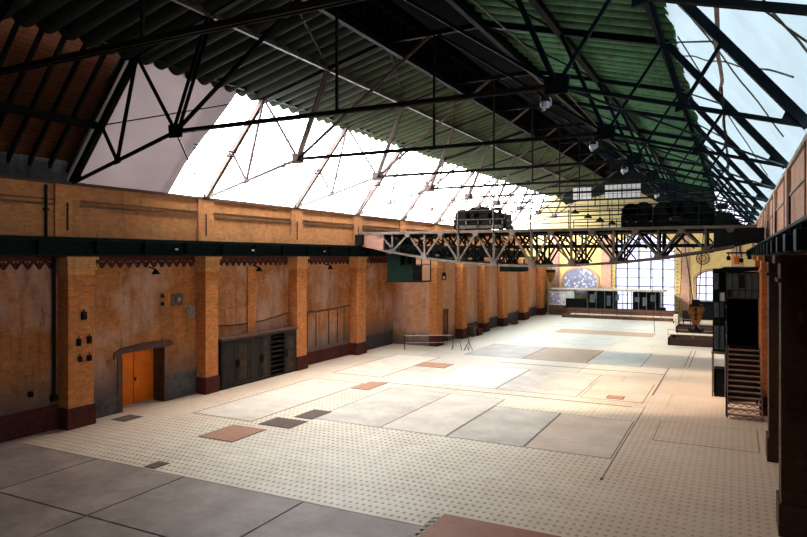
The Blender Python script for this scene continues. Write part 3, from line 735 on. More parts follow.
# ------------------------------------------------------------------ travelling crane
CY = 37.0
ct = thing('overhead_crane', 'long fish-bellied lattice travelling crane bridge spanning the hall from wall beam to wall beam', 'crane', (0, CY, 0))
x0c, x1c = -22.2, .95
def belly(x): return 5.98 + ((x-XC)/11.5)**2*1.3
vx = [-19.7+2.29*k for k in range(9)]; tx = [-20.6]+[v+1.145 for v in vx]
def girder(yo, mat, name, wmul=1.0, x_end=x0c):
    q = MB(); q.box(x0c, x1c, yo-.16, yo+.16, 7.96, 8.12)
    n = 40
    for k in range(n):
        a = x0c+1.6+(x1c-x0c-2.6)*k/n; c_ = x0c+1.6+(x1c-x0c-2.6)*(k+1)/n
        q.bar((a,yo,belly(a)), (c_,yo,belly(c_)), .28, .13)
    gd = q.build(name, mat, ct)
    q = MB(); q.prism([(x0c,8.0),(x0c,7.25),(x0c+1.9,belly(x0c+1.9)-.05),(x0c+1.9,8.0)], 'y', yo-.12, yo+.12); q.build('end_plate', 'crane_plate' if mat == 'crane_steel' else mat, gd)
    q = MB(); q.prism([(x1c,8.0),(x1c,7.3),(x1c-1.95,belly(x1c-1.95)-.05),(x1c-1.95,8.0)], 'y', yo-.12, yo+.12); q.build('end_plate', 'crane_dark', gd)
    for v in vx:
        q = MB(); q.bar((v,yo,belly(v)), (v,yo,7.98), .11*wmul); q.build('post', mat, gd)
        q = MB(); q.prism([(v-.25,belly(v)-.07),(v+.25,belly(v)-.07),(v+.16,belly(v)+.2),(v-.16,belly(v)+.2)], 'y', yo-.17, yo+.17); q.build('gusset_plate', mat, gd)
    for i_, x_ in enumerate(tx):
        for s_ in (-1, 1):
            v = x_+s_*1.145
            if i_ == 0 and s_ < 0: continue
            if v > x1c-1.6 or v < x0c+1.5: continue
            q = MB(); q.bar((x_,yo,7.94), (v,yo,belly(v)+.05), .11*wmul); q.build('brace', mat, gd)
        q = MB(); q.prism([(x_-.2,7.97),(x_+.2,7.97),(x_+.12,7.75),(x_-.12,7.75)], 'y', yo-.17, yo+.17); q.build('gusset_plate', mat, gd)
    return gd
girder(0, 'crane_steel', 'front_girder')
girder(1.1, 'crane_dark', 'inner_girder', .9)
girder(2.9, 'crane_dark', 'inner_girder', .9)
girder(4.0, 'crane_dark', 'rear_girder', .9)
q = MB(); q.box(x0c+1.5, x1c-1.5, .2, 3.8, 7.85, 7.95)
for k in range(30):
    x = -20+k*.64; q.bar((x, 0, belly(x)+.0), (x+.6, 4.0, belly(x+.6)), .06); q.bar((x, .1, 7.7), (x+.6, 3.9, 7.0 if k%2 else belly(x)+.2), .06)
q.box(x0c+2, x1c-2, .5, .7, 7.05, 7.2); q.box(x0c+2, x1c-2, 3.2, 3.4, 7.05, 7.2)
q.build('walkway', 'crane_dark', ct)
q = MB(); 
for yy_ in (-.5, 3.4):
    q.box(x0c-.05, x0c+.5, yy_, yy_+1.2, 7.25, 7.7); q.box(x1c-.35, x1c+.35, yy_, yy_+1.2, 7.2, 7.7)
q.box(x0c-.0, x0c+.45, -.4, 4.5, 7.3, 7.95); q.box(x1c-.3, x1c+.3, -.4, 4.5, 7.3, 7.95)
q.bm.free()
for (xa, xb) in ((x0c-.05, x0c+.45), (x1c-.35, x1c+.33)):
    q = MB(); q.box(xa, xb, -.45, 4.6, 7.3, 7.95); q.build('end_carriage', 'crane_dark', ct)
def wheel(x, y, z):
    q = MB(); q.tube([(x-.08,y,z),(x+.08,y,z)], .24, 18); q.build('wheel', 'machine_black', ct)
for x_ in (x0c+.2, x1c+.2):
    for y_ in (-.1, 3.9): wheel(x_, y_, 7.44)
# guard rail on the bridge
q = MB()
for z in (8.45, 8.8, 9.15): q.tube([(-16.4,0,z),(.7,0,z)], .022, 6)
for k in range(9): x = -15.1+2.28*k*.98; q.tube([(x,0,8.1),(x,0,9.18)], .03, 6)
for z in (8.45, 8.8): q.tube([(-9,4.0,z),(.7,4.0,z)], .022, 6)
for k in range(12): x = -9+.86*k; q.tube([(x,4.0,8.1),(x,4.0,8.82)], .025, 6)
q.build('guard_rail', 'crane_dark', ct)
q = MB()
for k in range(4): x = -15.1+k*2.28-.0; q.tube([(x,-.19,6.3),(x,-.19,9.3)], .035, 6)
for z in (8.75, 9.3): q.tube([(-16.3,-.19,z),(-12.1,-.19,z)], .025, 6)
q.build('guard_rail', 'crane_steel', ct)
# small control frame on right end
q = MB(); q.box(-.85, -.35, .5, 1.1, 9.0, 9.3); q.build('control_box', 'crane_dark', ct)
q = MB(); q.prism([(-1.0,8.1),(.35,8.1),(-.15,8.75),(-.9,8.9)], 'y', .6, 1.3); q.build('motor_cover', 'crane_dark', ct, bevel=.03)
q = MB()
for x_ in (-.05, .3):
    q.tube([(x_,.3,8.1),(x_,.3,9.4)], .022, 6)
for k in range(6): q.tube([(-.05,.3,8.25+k*.2),(.3,.3,8.25+k*.2)], .018, 6)
q.build('ladder', 'crane_dark', ct)

def winch(x, y, z, mat, mat2, label, s=1.0, W=3.4):
    t = thing('winch_trolley', label, 'winch', (x, y, z))
    q = MB(); h = W/2
    q.box(-h, h, -.9, -.75, 0, .2); q.box(-h, h, .75, .9, 0, .2); q.box(-h, -h+.15, -.9, .9, 0, .2); q.box(h-.15, h, -.9, .9, 0, .2)
    for k in range(5): q.box(-h+k*W/4.3, -h+k*W/4.3+.1, -.9, .9, .15, .55)
    q.build('frame', mat, t)
    q = MB(); q.tube([(-h+.55,-.7,.72),(-h+.55,.7,.72)], .42, 20); q.build('drum', mat, t, bevel=.02)
    q = MB(); q.tube([(.25,-.7,.72),(.25,.7,.72)], .46, 20); q.build('drum', mat2, t, bevel=.02)
    for gx, gz, gr in ((-h+.55,.72,.5),(-.45,.85,.42),(.25,.75,.58),(.95,.62,.4)):
        q = MB(); q.tube([(gx,-.82,gz),(gx,-.74,gz)], gr, 24)
        for k in range(20):
            a = k*2*PI/20; q.box(gx+gr*math.cos(a)-.035, gx+gr*math.cos(a)+.035, -.82, -.74, gz+gr*math.sin(a)-.035, gz+gr*math.sin(a)+.035)
        q.build('gear_wheel', mat2, t)
    q = MB(); q.box(-.7, -.1, -.5, .5, .9, 1.28*s); q.tube([(-.75,0,1.12*s),(-.0,0,1.12*s)], .26, 14); q.build('motor', mat, t, bevel=.03)
    q = MB(); q.box(.75, h-.05, -.6, .6, .15, .85*s); q.build('gearbox', mat, t, bevel=.05)
    q = MB(); q.tube([(.6,-.3,.9),(.75,-.3,1.15*s),(1.1,-.3,1.15*s),(1.25,-.3,.8)], .12, 8); q.build('pipe', mat2, t)
    q = MB()
    for gx in (-h+.05, -.1, h-.1): q.tube([(gx,-.95,0),(gx,-.95,.95)], .02, 5)
    q.tube([(-h,-.95,.95),(h,-.95,.95)], .02, 5); q.tube([(-h,-.95,.55),(h,-.95,.55)], .02, 5); q.build('guard_rail', mat2, t)
    for sx in (-h+.3, h-.3):
        for sy in (-.82, .82):
            q = MB(); q.tube([(sx,sy-.06,.02),(sx,sy+.06,.02)], .18, 14); q.build('wheel', mat2, t)
    return t
winch(-14.2, CY+2.0, 8.28, 'machine', 'crane_dark', 'brown winch trolley with drums and gears standing on the left half of the crane bridge', 1.05)
winch(-2.5, CY+2.0, 8.28, 'machine_black', 'cabin_black', 'black winch trolley standing on the right half of the crane bridge', 1.0, 3.2)
winch(-4.9, CY+2.8, 8.28, 'machine_black', 'cabin_black', 'lower black trolley with drums left of the right-hand winch on the bridge', .8, 1.9)

# hook block on its ropes
t = thing('hook_block', 'large orange hook block with a black hook hanging on ropes at the right', 'hook', (-1.93, 39.0, 2.3))
q = MB()
for dx_ in (-.13, .13):
    for dy_ in (-.1, .1): q.tube([(dx_,dy_,1.65),(dx_*1.8-.45 if dx_ < 0 else dx_*3,dy_,5.8)], .018, 5)
q.build('rope', 'iron', t)
q = MB(); q.prism([(-.16,.5),(.16,.5),(.44,1.35),(.34,1.62),(-.34,1.62),(-.44,1.35)], 'y', -.16, .16); q.build('block', 'orange_paint', t, bevel=.04)
q = MB()
for k in range(3): q.box(-.05,.05,-.19,-.16,.75+k*.26,.88+k*.26)
q.box(-.36,.36,-.18,.18,1.5,1.56); q.build('bolt_plate', 'iron', t)
q = MB(); q.tube([(-.2,0,1.66),(.2,0,1.66)], .2, 18); q.build('sheave', 'iron', t)
q = MB(); q.tube([(0,0,.6),(0,0,.3)], .07, 10)
for sg in (-1, 1):
    q.tube([(0,0,.32),(sg*.10,0,.16),(sg*.24,0,.12),(sg*.34,0,.2),(sg*.36,0,.36)], [.1,.1,.09,.07,.03], 8)
q.build('hook', 'iron', t)
# thin ropes hanging further left of the hook
t = thing('hanging_rope', 'pair of thin dark ropes hanging straight down from the right part of the bridge', 'rope', (-3.6, 38.5, 0))
for dx_ in (-.55, 1.0):
    q = MB(); q.tube([(dx_,0,6.6),(dx_*.9,0,4.2),(dx_*.75,.1,2.3)], .014, 5); q.build('strand', 'iron', t)

# driver's cab under the left end
t = thing('crane_cab', 'dark green driver cab with open platform hanging under the left end of the bridge', 'crane cab', (-20.3, 37.35, 4.93))
q = MB(); q.box(0, 1.85, 0, 1.5, 0, .98); cb = q.build('body', 'cab_green', t, bevel=.02)
q = MB(); 
for k in range(8): q.box(.1+k*.22, .13+k*.22, -.015, 0, .08, .9)
q.box(-.03, 1.9, -.03, 1.53, -.06, .0); q.box(-.03, 1.9, -.03, 1.53, .96, 1.03); q.build('rib', 'green_beam', cb)
q = MB(); q.box(0, .95, .1, 1.5, 1.0, 2.35); q.build('upper_box', 'cab_green', t, bevel=.02)
q = MB(); q.box(.95, 1.35, .4, 1.5, 1.0, 1.9); q.build('cupboard', 'cabin_black', t)
q = MB(); q.box(1.85, 2.55, 0, 1.4, -.05, .03)
for x_, y_ in ((1.9,0),(2.5,0),(2.5,1.4),(1.4,0),(1.4,1.4)): q.tube([(x_,y_,0),(x_,y_,2.35)], .035, 6)
q.tube([(1.4,0,1.1),(2.5,0,1.1)], .025, 6); q.tube([(1.9,0,.6),(2.5,0,.6)], .025, 6); q.tube([(2.5,0,1.1),(2.5,1.4,1.1)], .025, 6); q.tube([(1.4,0,1.45),(2.5,0,1.45)], .02, 6)
q.build('platform_frame', 'crane_dark', t)
t = thing('hanging_crate', 'dark green shallow box hanging under the middle of the bridge', 'box', (-12.7, 37.6, 5.62))
q = MB(); q.box(0, 1.45, 0, 1.2, 0, .42); q.build('body', 'cab_green', t, bevel=.02)
q = MB()
q.bm.free()
for x_ in (.1, 1.35):
    q = MB(); q.bar((x_,.6,.4), (x_,.6,.75), .08); q.build('hanger', 'cab_green', t)
t = thing('pendant_lamp', 'small dark pendant lamp hanging before the dark doorway in the left wall', 'lamp', (-16.95, 39.0, 5.15))
q = MB(); q.tube([(0,0,.35),(0,0,1.3)], .015, 5); q.build('cord', 'iron', t)
q = MB(); q.tube([(0,0,.38),(0,0,.3),(0,0,.15)], [.05,.1,.18], 12); q.build('lamp_shade', 'iron', t)
q = MB(); q.ring((0,0,.0), .14, .04); q.build('cage', 'iron', t)

# ------------------------------------------------------------------ end wall
def arch_poly(x0, x1, z0, zs, rise, n=14):
    cx = (x0+x1)/2; w = (x1-x0)/2
    R_ = (w*w+rise*rise)/(2*rise); th = math.asin(min(1, w/R_))
    pts = [(x0, z0), (x1, z0)]
    for k in range(n+1):
        a = th - 2*th*k/n; pts.append((cx+R_*math.sin(a), zs+rise-R_+R_*math.cos(a)))
    return pts
# wall with two openings, built as bands
W0, W1, WZ0, WZS, WR = -12.05, -5.85, .3, 8.1, .95     # tall window
S0, S1, SZ0, SZS, SR = -3.75, -.9, .9, 4.3, .75        # small arched window
b = MB()
def band_over(x0, x1, zs, rise, ztop, n=14):
    pl = arch_poly(x0, x1, 0, zs, rise, n)[2:]
    for (xa, za), (xb, zb) in zip(pl, pl[1:]):
        b.prism([(xb, zb), (xa, za), (xa, ztop), (xb, ztop)], 'y', YB, YB+.7)
b.box(-24.2, W0, YB, YB+.7, 0, 9.3); b.box(W0, W1, YB, YB+.7, 0, WZ0); band_over(W0, W1, WZS, WR, 9.3)
b.box(W1, S0, YB, YB+.7, 0, 9.3); b.box(S0, S1, YB, YB+.7, 0, SZ0); band_over(S0, S1, SZS, SR, 9.3); b.box(S1, 3, YB, YB+.7, 0, 9.3)
struct(b.build('wall_back', 'yellow_plaster'), 'pale yellow end wall with tall window and arched niches')
b = MB(); b.prism([(-7.0,9.3),(-2.0,9.3),(-2.0,14.2),(-8.2,16.0),(-8.2,17.4),(XC,18.2),(-12.8,17.4),(-12.8,16.0),(-19.3,14.2),(-17.6,12.6),(-12,13.9),(-9.3,13.6),(-7.0,12.1)], 'y', YB+.1, YB+.5)
struct(b.build('wall_back', 'gable_dark'), 'dark boarded top and right part of the gable')
b = MB(); b.prism([(-2.0,9.3),(1.6,9.3),(-2.0,14.0)], 'y', YB+.2, YB+.22)
struct(b.build('window_12', 'window_pane'), 'bright triangular corner of the gable at the right')
b = MB(); b.prism([(-22.6,9.3),(-7.0,9.3),(-7.0,12.1),(-9.3,13.6),(-12,13.9),(-17.6,12.6),(-19.3,14.2)], 'y', YB+.1, YB+.5)
struct(b.build('wall_back', 'yellow_gable'), 'yellow upper gable of the end wall')
b = MB()
for k in range(10): b.box(-20.5, -1, YB+.04, YB+.1, 9.6+k*.42, 9.64+k*.42)
b.box(-22.6, 1.5, YB-.06, YB+.1, 9.2, 9.45)
struct(b.build('trim_17', 'stone_brown'), 'thin dark lines across the yellow gable')
# window grids
def window(idx, x0, x1, z0, zs, rise, nx, nz, label):
    b = MB(); b.prism(arch_poly(x0-.02, x1+.02, z0, zs, rise), 'y', YB+.42, YB+.45); wn = b.build('window_%d' % idx, 'window_pane'); struct(wn, label)
    cx = (x0+x1)/2; w = (x1-x0)/2; R_ = (w*w+rise*rise)/(2*rise)
    def top(x): return zs+rise-R_+math.sqrt(max(0, R_*R_-(x-cx)**2))
    q = MB()
    for k in range(nx+1):
        x = x0+(x1-x0)*k/nx; wd = .13 if k in (0, nx) or k % 2 == 0 else .1
        q.box(x-wd/2, x+wd/2, YB+.3, YB+.42, z0, top(x))
    for k in range(nz+1):
        z = z0+(zs-z0)*k/nz; wd = .09 if k % 2 else .06; q.box(x0, x1, YB+.32, YB+.42, z-wd/2, z+wd/2)
    pl = arch_poly(x0, x1, z0, zs, rise)[2:]
    for (xa, za), (xb, zb) in zip(pl, pl[1:]): q.bar((xa, YB+.36, za), (xb, YB+.36, zb), .12)
    q.build('window_frame', 'blue_steel', wn)
window(10, W0, W1, WZ0, WZS, WR, 5, 8, 'tall bluish white gridded window in the end wall')
window(11, S0, S1, SZ0, SZS, SR, 3, 4, 'small arched bright window in the end wall, right of the tall one')
# brick pilasters and arch surrounds of the end wall
b = MB()
b.box(-13.6, -12.5, YB-.12, YB, 0, 9.2); b.box(-5.25, -4.4, YB-.12, YB, 0, 9.2)
b.box(-19.3, -18.4, YB-.12, YB, 0, 9.2); b.box(-.4, .6, YB-.12, YB, 0, 9.2)
struct(b.build('trim_18', 'brick_pink'), 'pink brick strips on the end wall')
b = MB()
for k in range(22):
    z = .4+k*.4
    for x in (-12.42, -5.75): b.box(x, x+.32 if k%2 else x+.22, YB-.05, YB, z, z+.2)
struct(b.build('trim_19', 'yellow_gable'), 'toothed yellow quoins beside the tall window')
def arch_band(x0, x1, z0, zs, rise, w, y, mat, idx, label):
    o_ = arch_poly(x0-w, x1+w, z0, zs, rise+w*.8)[2:]; i_ = arch_poly(x0, x1, z0, zs, rise)[2:]
    b = MB()
    for k in range(len(o_)-1): b.prism([i_[k], o_[k], o_[k+1], i_[k+1]], 'y', y-.08, y+.01)
    b.box(x0-w, x0, y-.08, y+.01, z0, zs); b.box(x1, x1+w, y-.08, y+.01, z0, zs)
    struct(b.build('trim_%d' % idx, mat), label)
arch_band(-17.75, -14.1, 2.2, 4.2, 1.0, .32, YB, 'brick_pink', 20, 'pink brick arch around the tile mural')
arch_band(S0, S1, SZ0, SZS, SR, .3, YB, 'brick_pink', 21, 'pink brick arch around the small bright window')
b = MB(); b.prism(arch_poly(-17.75, -14.1, 2.2, 4.2, 1.0), 'y', YB-.03, YB); tag(b.build('tile_mural', 'mural'), 'arched pale blue and red mosaic on the end wall left of the tall window', 'mural')
t = thing('wall_clock', 'round dark ringed emblem on the yellow end wall above the small arched window', 'emblem', (-3.1, YB-.05, 6.35))
q = MB(); q.ring((0,0,0), .62, .05); q.build('rim', 'stone_brown', t)
q = MB(); q.ring((0,0,0), .35, .04)
for k in range(6): a = k*PI/3; q.bar((.1*math.cos(a),0,.1*math.sin(a)), (.6*math.cos(a),0,.6*math.sin(a)), .04)
q.build('spoke', 'stone_brown', t)
t.name = 'wall_emblem'

# flat roofed pavilion in front of the end wall
t = thing('pavilion', 'long low flat-roofed pavilion with dark window bands under the mural and tall window', 'pavilion', (-18.8, 73, 0))
q = MB(); q.box(-.1, 12.2, -.2, 2.6, 2.8, 2.95); q.build('roof', 'stone', t, bevel=.02)
q = MB(); q.box(0, 2.8, .0, .15, 1.1, 2.7); q.build('white_panel', 'white_panel', t)
q = MB(); q.box(0, 1.3, -.03, 0, 1.25, 2.5); q.build('picture_panel', 'mural', t)
q = MB(); q.box(0, 1.9, 0, .4, 0, 1.1); q.build('base_wall', 'brick_dark', t)
q = MB(); q.box(1.9, 4.2, -.02, .1, .5, 1.9); q.build('dark_opening', 'cabin_black', t)
q = MB(); q.box(4.2, 7.1, .2, 2.4, .3, 2.8); q.box(9.0, 11.6, .2, 2.4, .3, 2.8); q.box(4.2, 12, .15, .3, .3, .9); q.build('wall', 'cabin_black', t)
for x in (2.9,4.3,5.2,6.1,7.0,8.0,8.9,9.6,10.4,11.3,11.9):
    q = MB(); q.box(x-.035, x+.035, .0, .12, .3, 2.8); q.build('post', 'cabin_grey', t)
for x, z, w, h_ in ((4.5,1.5,.5,.9),(5.0,1.9,.3,.7),(6.3,1.2,.4,1.1),(7.2,1.8,.4,.6),(9.2,1.7,.5,.5),(10.0,1.3,.45,.9),(10.8,1.8,.4,.7)):
    q = MB(); q.box(x, x+w, .1, .19, z, z+h_); q.build('window_pane', 'cabin_grey', t)
q = MB(); q.box(11.4, 12.3, -.3, .2, .4, 1.2); q.build('cupboard', 'cabin_black', t)
# railed basin in front
t = thing('railed_basin', 'long low kerbed basin with pale fill and dark railing in front of the pavilion', 'basin', (-16.75, 70.4, 0))
q = MB(); q.box(0, 11.5, 0, .18, 0, .32); q.box(0, 11.5, 2.0, 2.15, 0, .85); q.box(0, .18, 0, 2, 0, .32); q.box(11.3, 11.5, 0, 2, 0, .32); q.build('kerb', 'brick_dark', t, bevel=.02)
q = MB(); q.box(.9, 11.2, .2, .9, .0, .42); q.build('fill', 'cream', t, bevel=.02)
q = MB(); q.box(.2, 11.2, 1.95, 2.0, .32, .95); q.build('back_board', 'stone_brown', t)
q = MB()
for z in (.75, 1.05): q.tube([(0,.1,z),(11.5,.1,z)], .02, 5)
for k in range(9): q.tube([(k*1.43,.1,.3),(k*1.43,.1,1.05)], .02, 5)
q.build('railing', 'iron', t)
t = thing('hanging_emblem', 'small orange and black lantern hanging in the far left corner', 'lantern', (-19.0, 74.6, 3.6)); t.name = 'corner_lantern'
q = MB(); q.prism([(-.12,0),(.12,0),(.45,.8),(.4,1.1),(-.4,1.1),(-.45,.8)], 'y', -.15, .15); q.build('body', 'orange_paint', t, bevel=.03)
q = MB(); q.box(-.48,.48,-.18,.18,1.1,1.45); q.build('cap', 'iron', t)
q = MB(); q.tube([(0,0,1.4),(0,0,3.2)], .03, 5); q.build('cord', 'iron', t)
# low boarded pits on the right
def pit(x0, x1, y, d, label, mat, h_=.42):
    t = thing('railed_pit', label, 'pit', (x0, y, 0)); w = x1-x0
    q = MB(); q.box(0, w, 0, .15, 0, h_); q.box(0, .15, 0, d, 0, h_); q.box(w-.15, w, 0, d, 0, h_); q.box(0, w, d-.15, d, 0, h_); q.build('kerb', mat, t, bevel=.02)
    q = MB(); q.box(.15, w-.15, .15, d-.15, .0, .2); q.build('fill', 'cream', t)
    q = MB()
    for z in (.8, 1.15): q.tube([(0,.1,z),(w,.1,z)], .018, 5)
    for k in range(4): q.tube([(k*w/3,.1,h_),(k*w/3,.1,1.15)], .02, 5)
    q.build('railing', 'pink_rail', t)
pit(-4.45, .6, 51.6, 2.6, 'nearer dark kerbed pit with a pinkish railing right of the hall middle', 'pit_dark', .55)
pit(-4.6, .6, 60.6, 2.6, 'farther brown kerbed pit with a pinkish railing behind the hook', 'pit_dark', .5)
t = thing('tool_cart', 'small dark machine with a pale top beside the end of the long basin', 'machine', (-4.2, 68.5, 0))
q = MB(); q.box(-.4, .45, 0, .7, .25, 1.3); q.build('body', 'iron', t, bevel=.04)
q = MB(); q.box(-1.2, -.7, 0, .5, .2, .9); q.build('pale_cover', 'cream', t, bevel=.1)
q = MB()
for x in (-1.2, -.7, -.3, .35): q.tube([(x,.2,0),(x,.2,.3)], .05, 6)
q.build('leg', 'iron', t)
t = thing('control_desk', 'low dark desk below the small arched window', 'desk', (-3.2, 73.5, 0))
q = MB(); q.box(-.6, 3.4, 0, .8, 0, 1.9); q.build('body', 'cabin_black', t, bevel=.05)
q = MB(); q.box(-.6, 3.4, -.2, .9, 1.9, 2.0); q.build('top', 'cabin_grey', t)
q = MB(); q.box(2.0, 2.5, -.05, 0, 1.3, 1.6); q.build('label_plate', 'white', t)

# hanging glazed panels, shaded lamps in front of the gable
def hang_panel(x, y, z, w, h_, n, label):
    t = thing('lightbox', label, 'panel', (x, y, z))
    q = MB(); q.box(0, w, -.02, .02, 0, h_); q.build('panel', 'white', t)
    q = MB()
    for k in range(n+1): q.box(k*w/n-.02, k*w/n+.02, -.04, -.02, 0, h_)
    for k in range(4): q.box(0, w, -.04, -.02, k*h_/3-.015, k*h_/3+.015)
    q.build('grid', 'stone_brown', t)
    q = MB()
    for xx in (.1, w-.1): q.tube([(xx,0,h_),(xx,0,h_+1.2)], .02, 5)
    q.build('hanger', 'iron', t)
hang_panel(-12.36, 56.0, 11.3, 1.55, 1.1, 4, 'leftmost white gridded panel hanging under the roof before the gable')
hang_panel(-9.72, 56.0, 11.38, 1.35, 1.15, 4, 'middle white gridded panel hanging before the gable, touching its right neighbour')
hang_panel(-8.32, 56.0, 11.38, 1.45, 1.15, 4, 'rightmost white gridded panel hanging before the gable')
q = MB(); q.box(-14.5, -5, 55.9, 56.05, 12.5, 12.62); tag(q.build('panel_beam', 'iron'), 'thin dark beam the white gridded panels hang from', 'beam')
for k, (x, z) in enumerate([(-13.49,10.6),(-12.29,10.15),(-11.2,9.8),(-10.12,9.5),(-9.06,9.15)]):
    lb = 'conical dark pendant lamp before the yellow gable, %s from the left' % ORD[k]
    if k == 0:
        sp = thing('pendant_lamp', lb, 'lamp', (x, 62, z))
        q = MB(); q.tube([(0,0,.3),(0,0,2.6)], .03, 5); q.build('rod', 'iron', sp)
        q = MB(); q.tube([(0,0,.4),(0,0,.3),(0,0,0)], [.06,.12,.42], 14); q.build('lamp_shade', 'iron', sp)
    else: copy_thing(sp, (x, 62, z), lb)

# ------------------------------------------------------------------ control cabin and stair on the right
t = thing('control_cabin', 'tall dark grey control cabin on a raised platform behind the stair, right side', 'cabin', (-.38, 32.5, 0))
W_ = 1.28
q = MB(); q.box(0, W_, 0, 3.2, 2.3, 2.43); q.build('platform', 'stair', t, bevel=.01)
q = MB(); q.box(0, .06, .0, 3.2, 2.43, 5.8); q.box(W_-.06, W_, 0, 3.2, 2.43, 5.8); q.box(0, W_, 3.1, 3.2, 2.43, 5.8); q.box(0, W_, 1.2, 1.25, 2.43, 4.6); q.build('wall', 'cabin_black', t)
q = MB(); q.box(.0, W_, -.02, .05, 4.62, 5.8); fp = q.build('front_panel', 'cabin_grey', t)
q = MB()
for k in range(6): q.box(k*W_/5-.015, k*W_/5+.015, -.04, -.02, 4.62, 5.8)
q.box(0, W_, -.04, -.02, 5.0, 5.03); q.box(0, W_, -.04, -.02, 4.6, 4.66); q.build('mullion', 'iron', fp)
q = MB(); q.box(.52, .74, -.045, -.03, 5.12, 5.72); q.box(.05, .22, -.045, -.03, 4.7, 5.05); q.build('window_pane', 'iron', fp)
q = MB(); q.prism([(-.5,5.85),(-.1,6.02),(W_+.02,6.02),(W_+.02,5.9),(-.5,5.8)], 'y', -.15, 3.3); q.build('roof', 'cabin_black', t)
q = MB()
for x, y in ((.05,.1),(W_-.1,.1),(.05,3.0),(W_-.1,3.0)): q.box(x, x+.09, y, y+.09, 0, 2.3)
q.build('leg', 'iron', t)
q = MB(); q.box(0, .05, .2, 3.1, 0, 2.3); q.box(0, W_, 1.6, 1.7, 0, 2.3); q.build('lower_wall', 'cabin_black', t)
t = thing('switch_cabinet', 'narrow dark cabinet tower with small bright windows, left of the control cabin', 'cabinet', (-.95, 33.6, 2.1))
q = MB(); q.box(0, .54, 0, .9, 0, 3.85); sc_ = q.build('body', 'cabin_black', t, bevel=.02)
for x, z, w, h_, m_ in ((.06,2.9,.2,.75,'cabin_grey'),(.3,2.35,.2,.4,'white'),(.06,1.6,.4,.7,'cabin_grey'),(.06,.1,.42,1.1,'cabin_grey')):
    q = MB(); q.box(x, x+w, -.02, 0, z, z+h_); q.build('panel', m_, t, bevel=.01)
q = MB(); q.tube([(.27,-.04,.1),(.27,-.04,3.8)], .02, 6); q.box(0,.54,-.03,0,1.35,1.42); q.box(0,.54,-.03,0,2.8,2.85); q.build('conduit', 'iron', t)
t = thing('steel_stand', 'low brown stand with a black box inside, under the narrow cabinet tower', 'stand', (-1.0, 33.5, 0))
q = MB(); q.box(0, .62, 0, 1.0, 2.0, 2.1)
for x in (.02, .55):
    for y in (.02, .92): q.box(x, x+.06, y, y+.06, 0, 2.0)
q.build('frame', 'stair', t)
q = MB(); q.box(.1, .54, .08, .9, 0, 1.3); q.build('black_box', 'cabin_black', t, bevel=.03)

t = thing('steel_stair', 'open brown steel stair with thirteen treads leading up to the control cabin', 'stair', (-.3, 29.2, 0))
n = 13; ww = 1.25; rise = 2.42/n; run = 3.25/n
q = MB(); q.bar((0,0,.1), (0,3.25,2.45), .05, .2); q.build('stringer', 'stair', t)
q = MB(); q.bar((ww,0,.1), (ww,3.25,2.45), .05, .2); q.build('stringer', 'stair', t)
for k in range(n):
    y = k*run; z = (k+1)*rise
    q = MB(); q.box(.02, ww-.02, y, y+run*1.02, z-.04, z)
    if k < 3:
        for j in range(4):
            a = .03+j*.3; q.bar((a,y+.02,z-.04), (a+.15,y+.02,z-rise+.03), .03); q.bar((a+.15,y+.02,z-rise+.03), (a+.3,y+.02,z-.04), .03)
    q.build('tread', 'pink_rail', t)
    q = MB(); q.box(.03, ww-.03, y+run*.95, y+run*.99, z, z+rise-.05); (q.build('riser', 'iron', t) if k >= 3 else q.bm.free())
q = MB()
q.tube([(-.03,0,.1),(-.03,0,1.2),(-.03,3.2,3.4)], .03, 6)
for k in (1,2,3): q.tube([(-.03,k*.85,.1+k*.62),(-.03,k*.85,1.15+k*.6)], .022, 6)
q.build('handrail', 'iron', t)
t = thing('signal_lamp', 'small orange box lamp under the right end of the bridge above the cabin', 'lamp', (-.1, 36.3, 6.15))
q = MB(); q.box(0, .28, 0, .2, 0, .4); q.build('housing', 'door_orange', t, bevel=.03)
q = MB(); q.tube([(.14,.1,.4),(.14,.1,1.0),(.14,.5,1.1),(.14,.5,1.2)], .02, 6); q.build('stem', 'iron', t)
t = thing('floodlight', 'cluster of dark floodlights hanging from the right end of the bridge', 'floodlight', (.1, 35.6, 6.5))
for dx_, dz_ in ((-.4,.0),(.15,-.1),(.5,.05)):
    q = MB(); q.box(dx_-.09, dx_+.09, -.2, 0, dz_-.16, dz_+.04); q.build('lamp_head', 'machine_black', t, bevel=.02)
q = MB(); q.bar((-.5,.05,.2),(.65,.05,.2), .08)
for x_ in (-.4,.15,.5): q.bar((x_,.03,0),(x_,.03,.2), .05)
q.bar((.1,.05,.2),(.1,.9,.8), .07); q.build('bracket', 'machine_black', t)

# ------------------------------------------------------------------ thin hand rails and boxes by the far left doorway
t = thing('hand_rail', 'thin pale metal hand rail standing before the dark doorway in the left wall', 'hand rail', (-20.6, 40.5, 0))
q = MB(); q.tube([(0,0,0),(0,0,1.0)], .025, 6); q.tube([(2.9,1.8,0),(2.9,1.8,1.0)], .025, 6); q.build('post', 'iron', t)
q = MB(); q.tube([(0,0,1.0),(2.9,1.8,1.0)], .028, 6); q.tube([(0,0,.5),(2.9,1.8,.5)], .02, 6); q.build('rail', 'white_panel', t)
t = thing('hand_rail', 'short bent metal hand rail right of the longer one by the doorway', 'hand rail', (-17.7, 42.0, 0))
q = MB(); q.tube([(0,0,0),(.15,0,.55),(.6,.1,.6),(.75,.1,0)], .02, 6); q.tube([(.95,0,0),(1.1,0,.5),(1.3,0,.05)], .02, 6); q.build('frame', 'iron', t)
t = thing('sign_stand', 'thin folding metal stand with crossed legs, right of the bent hand rails', 'stand', (-16.6, 42.5, 0))
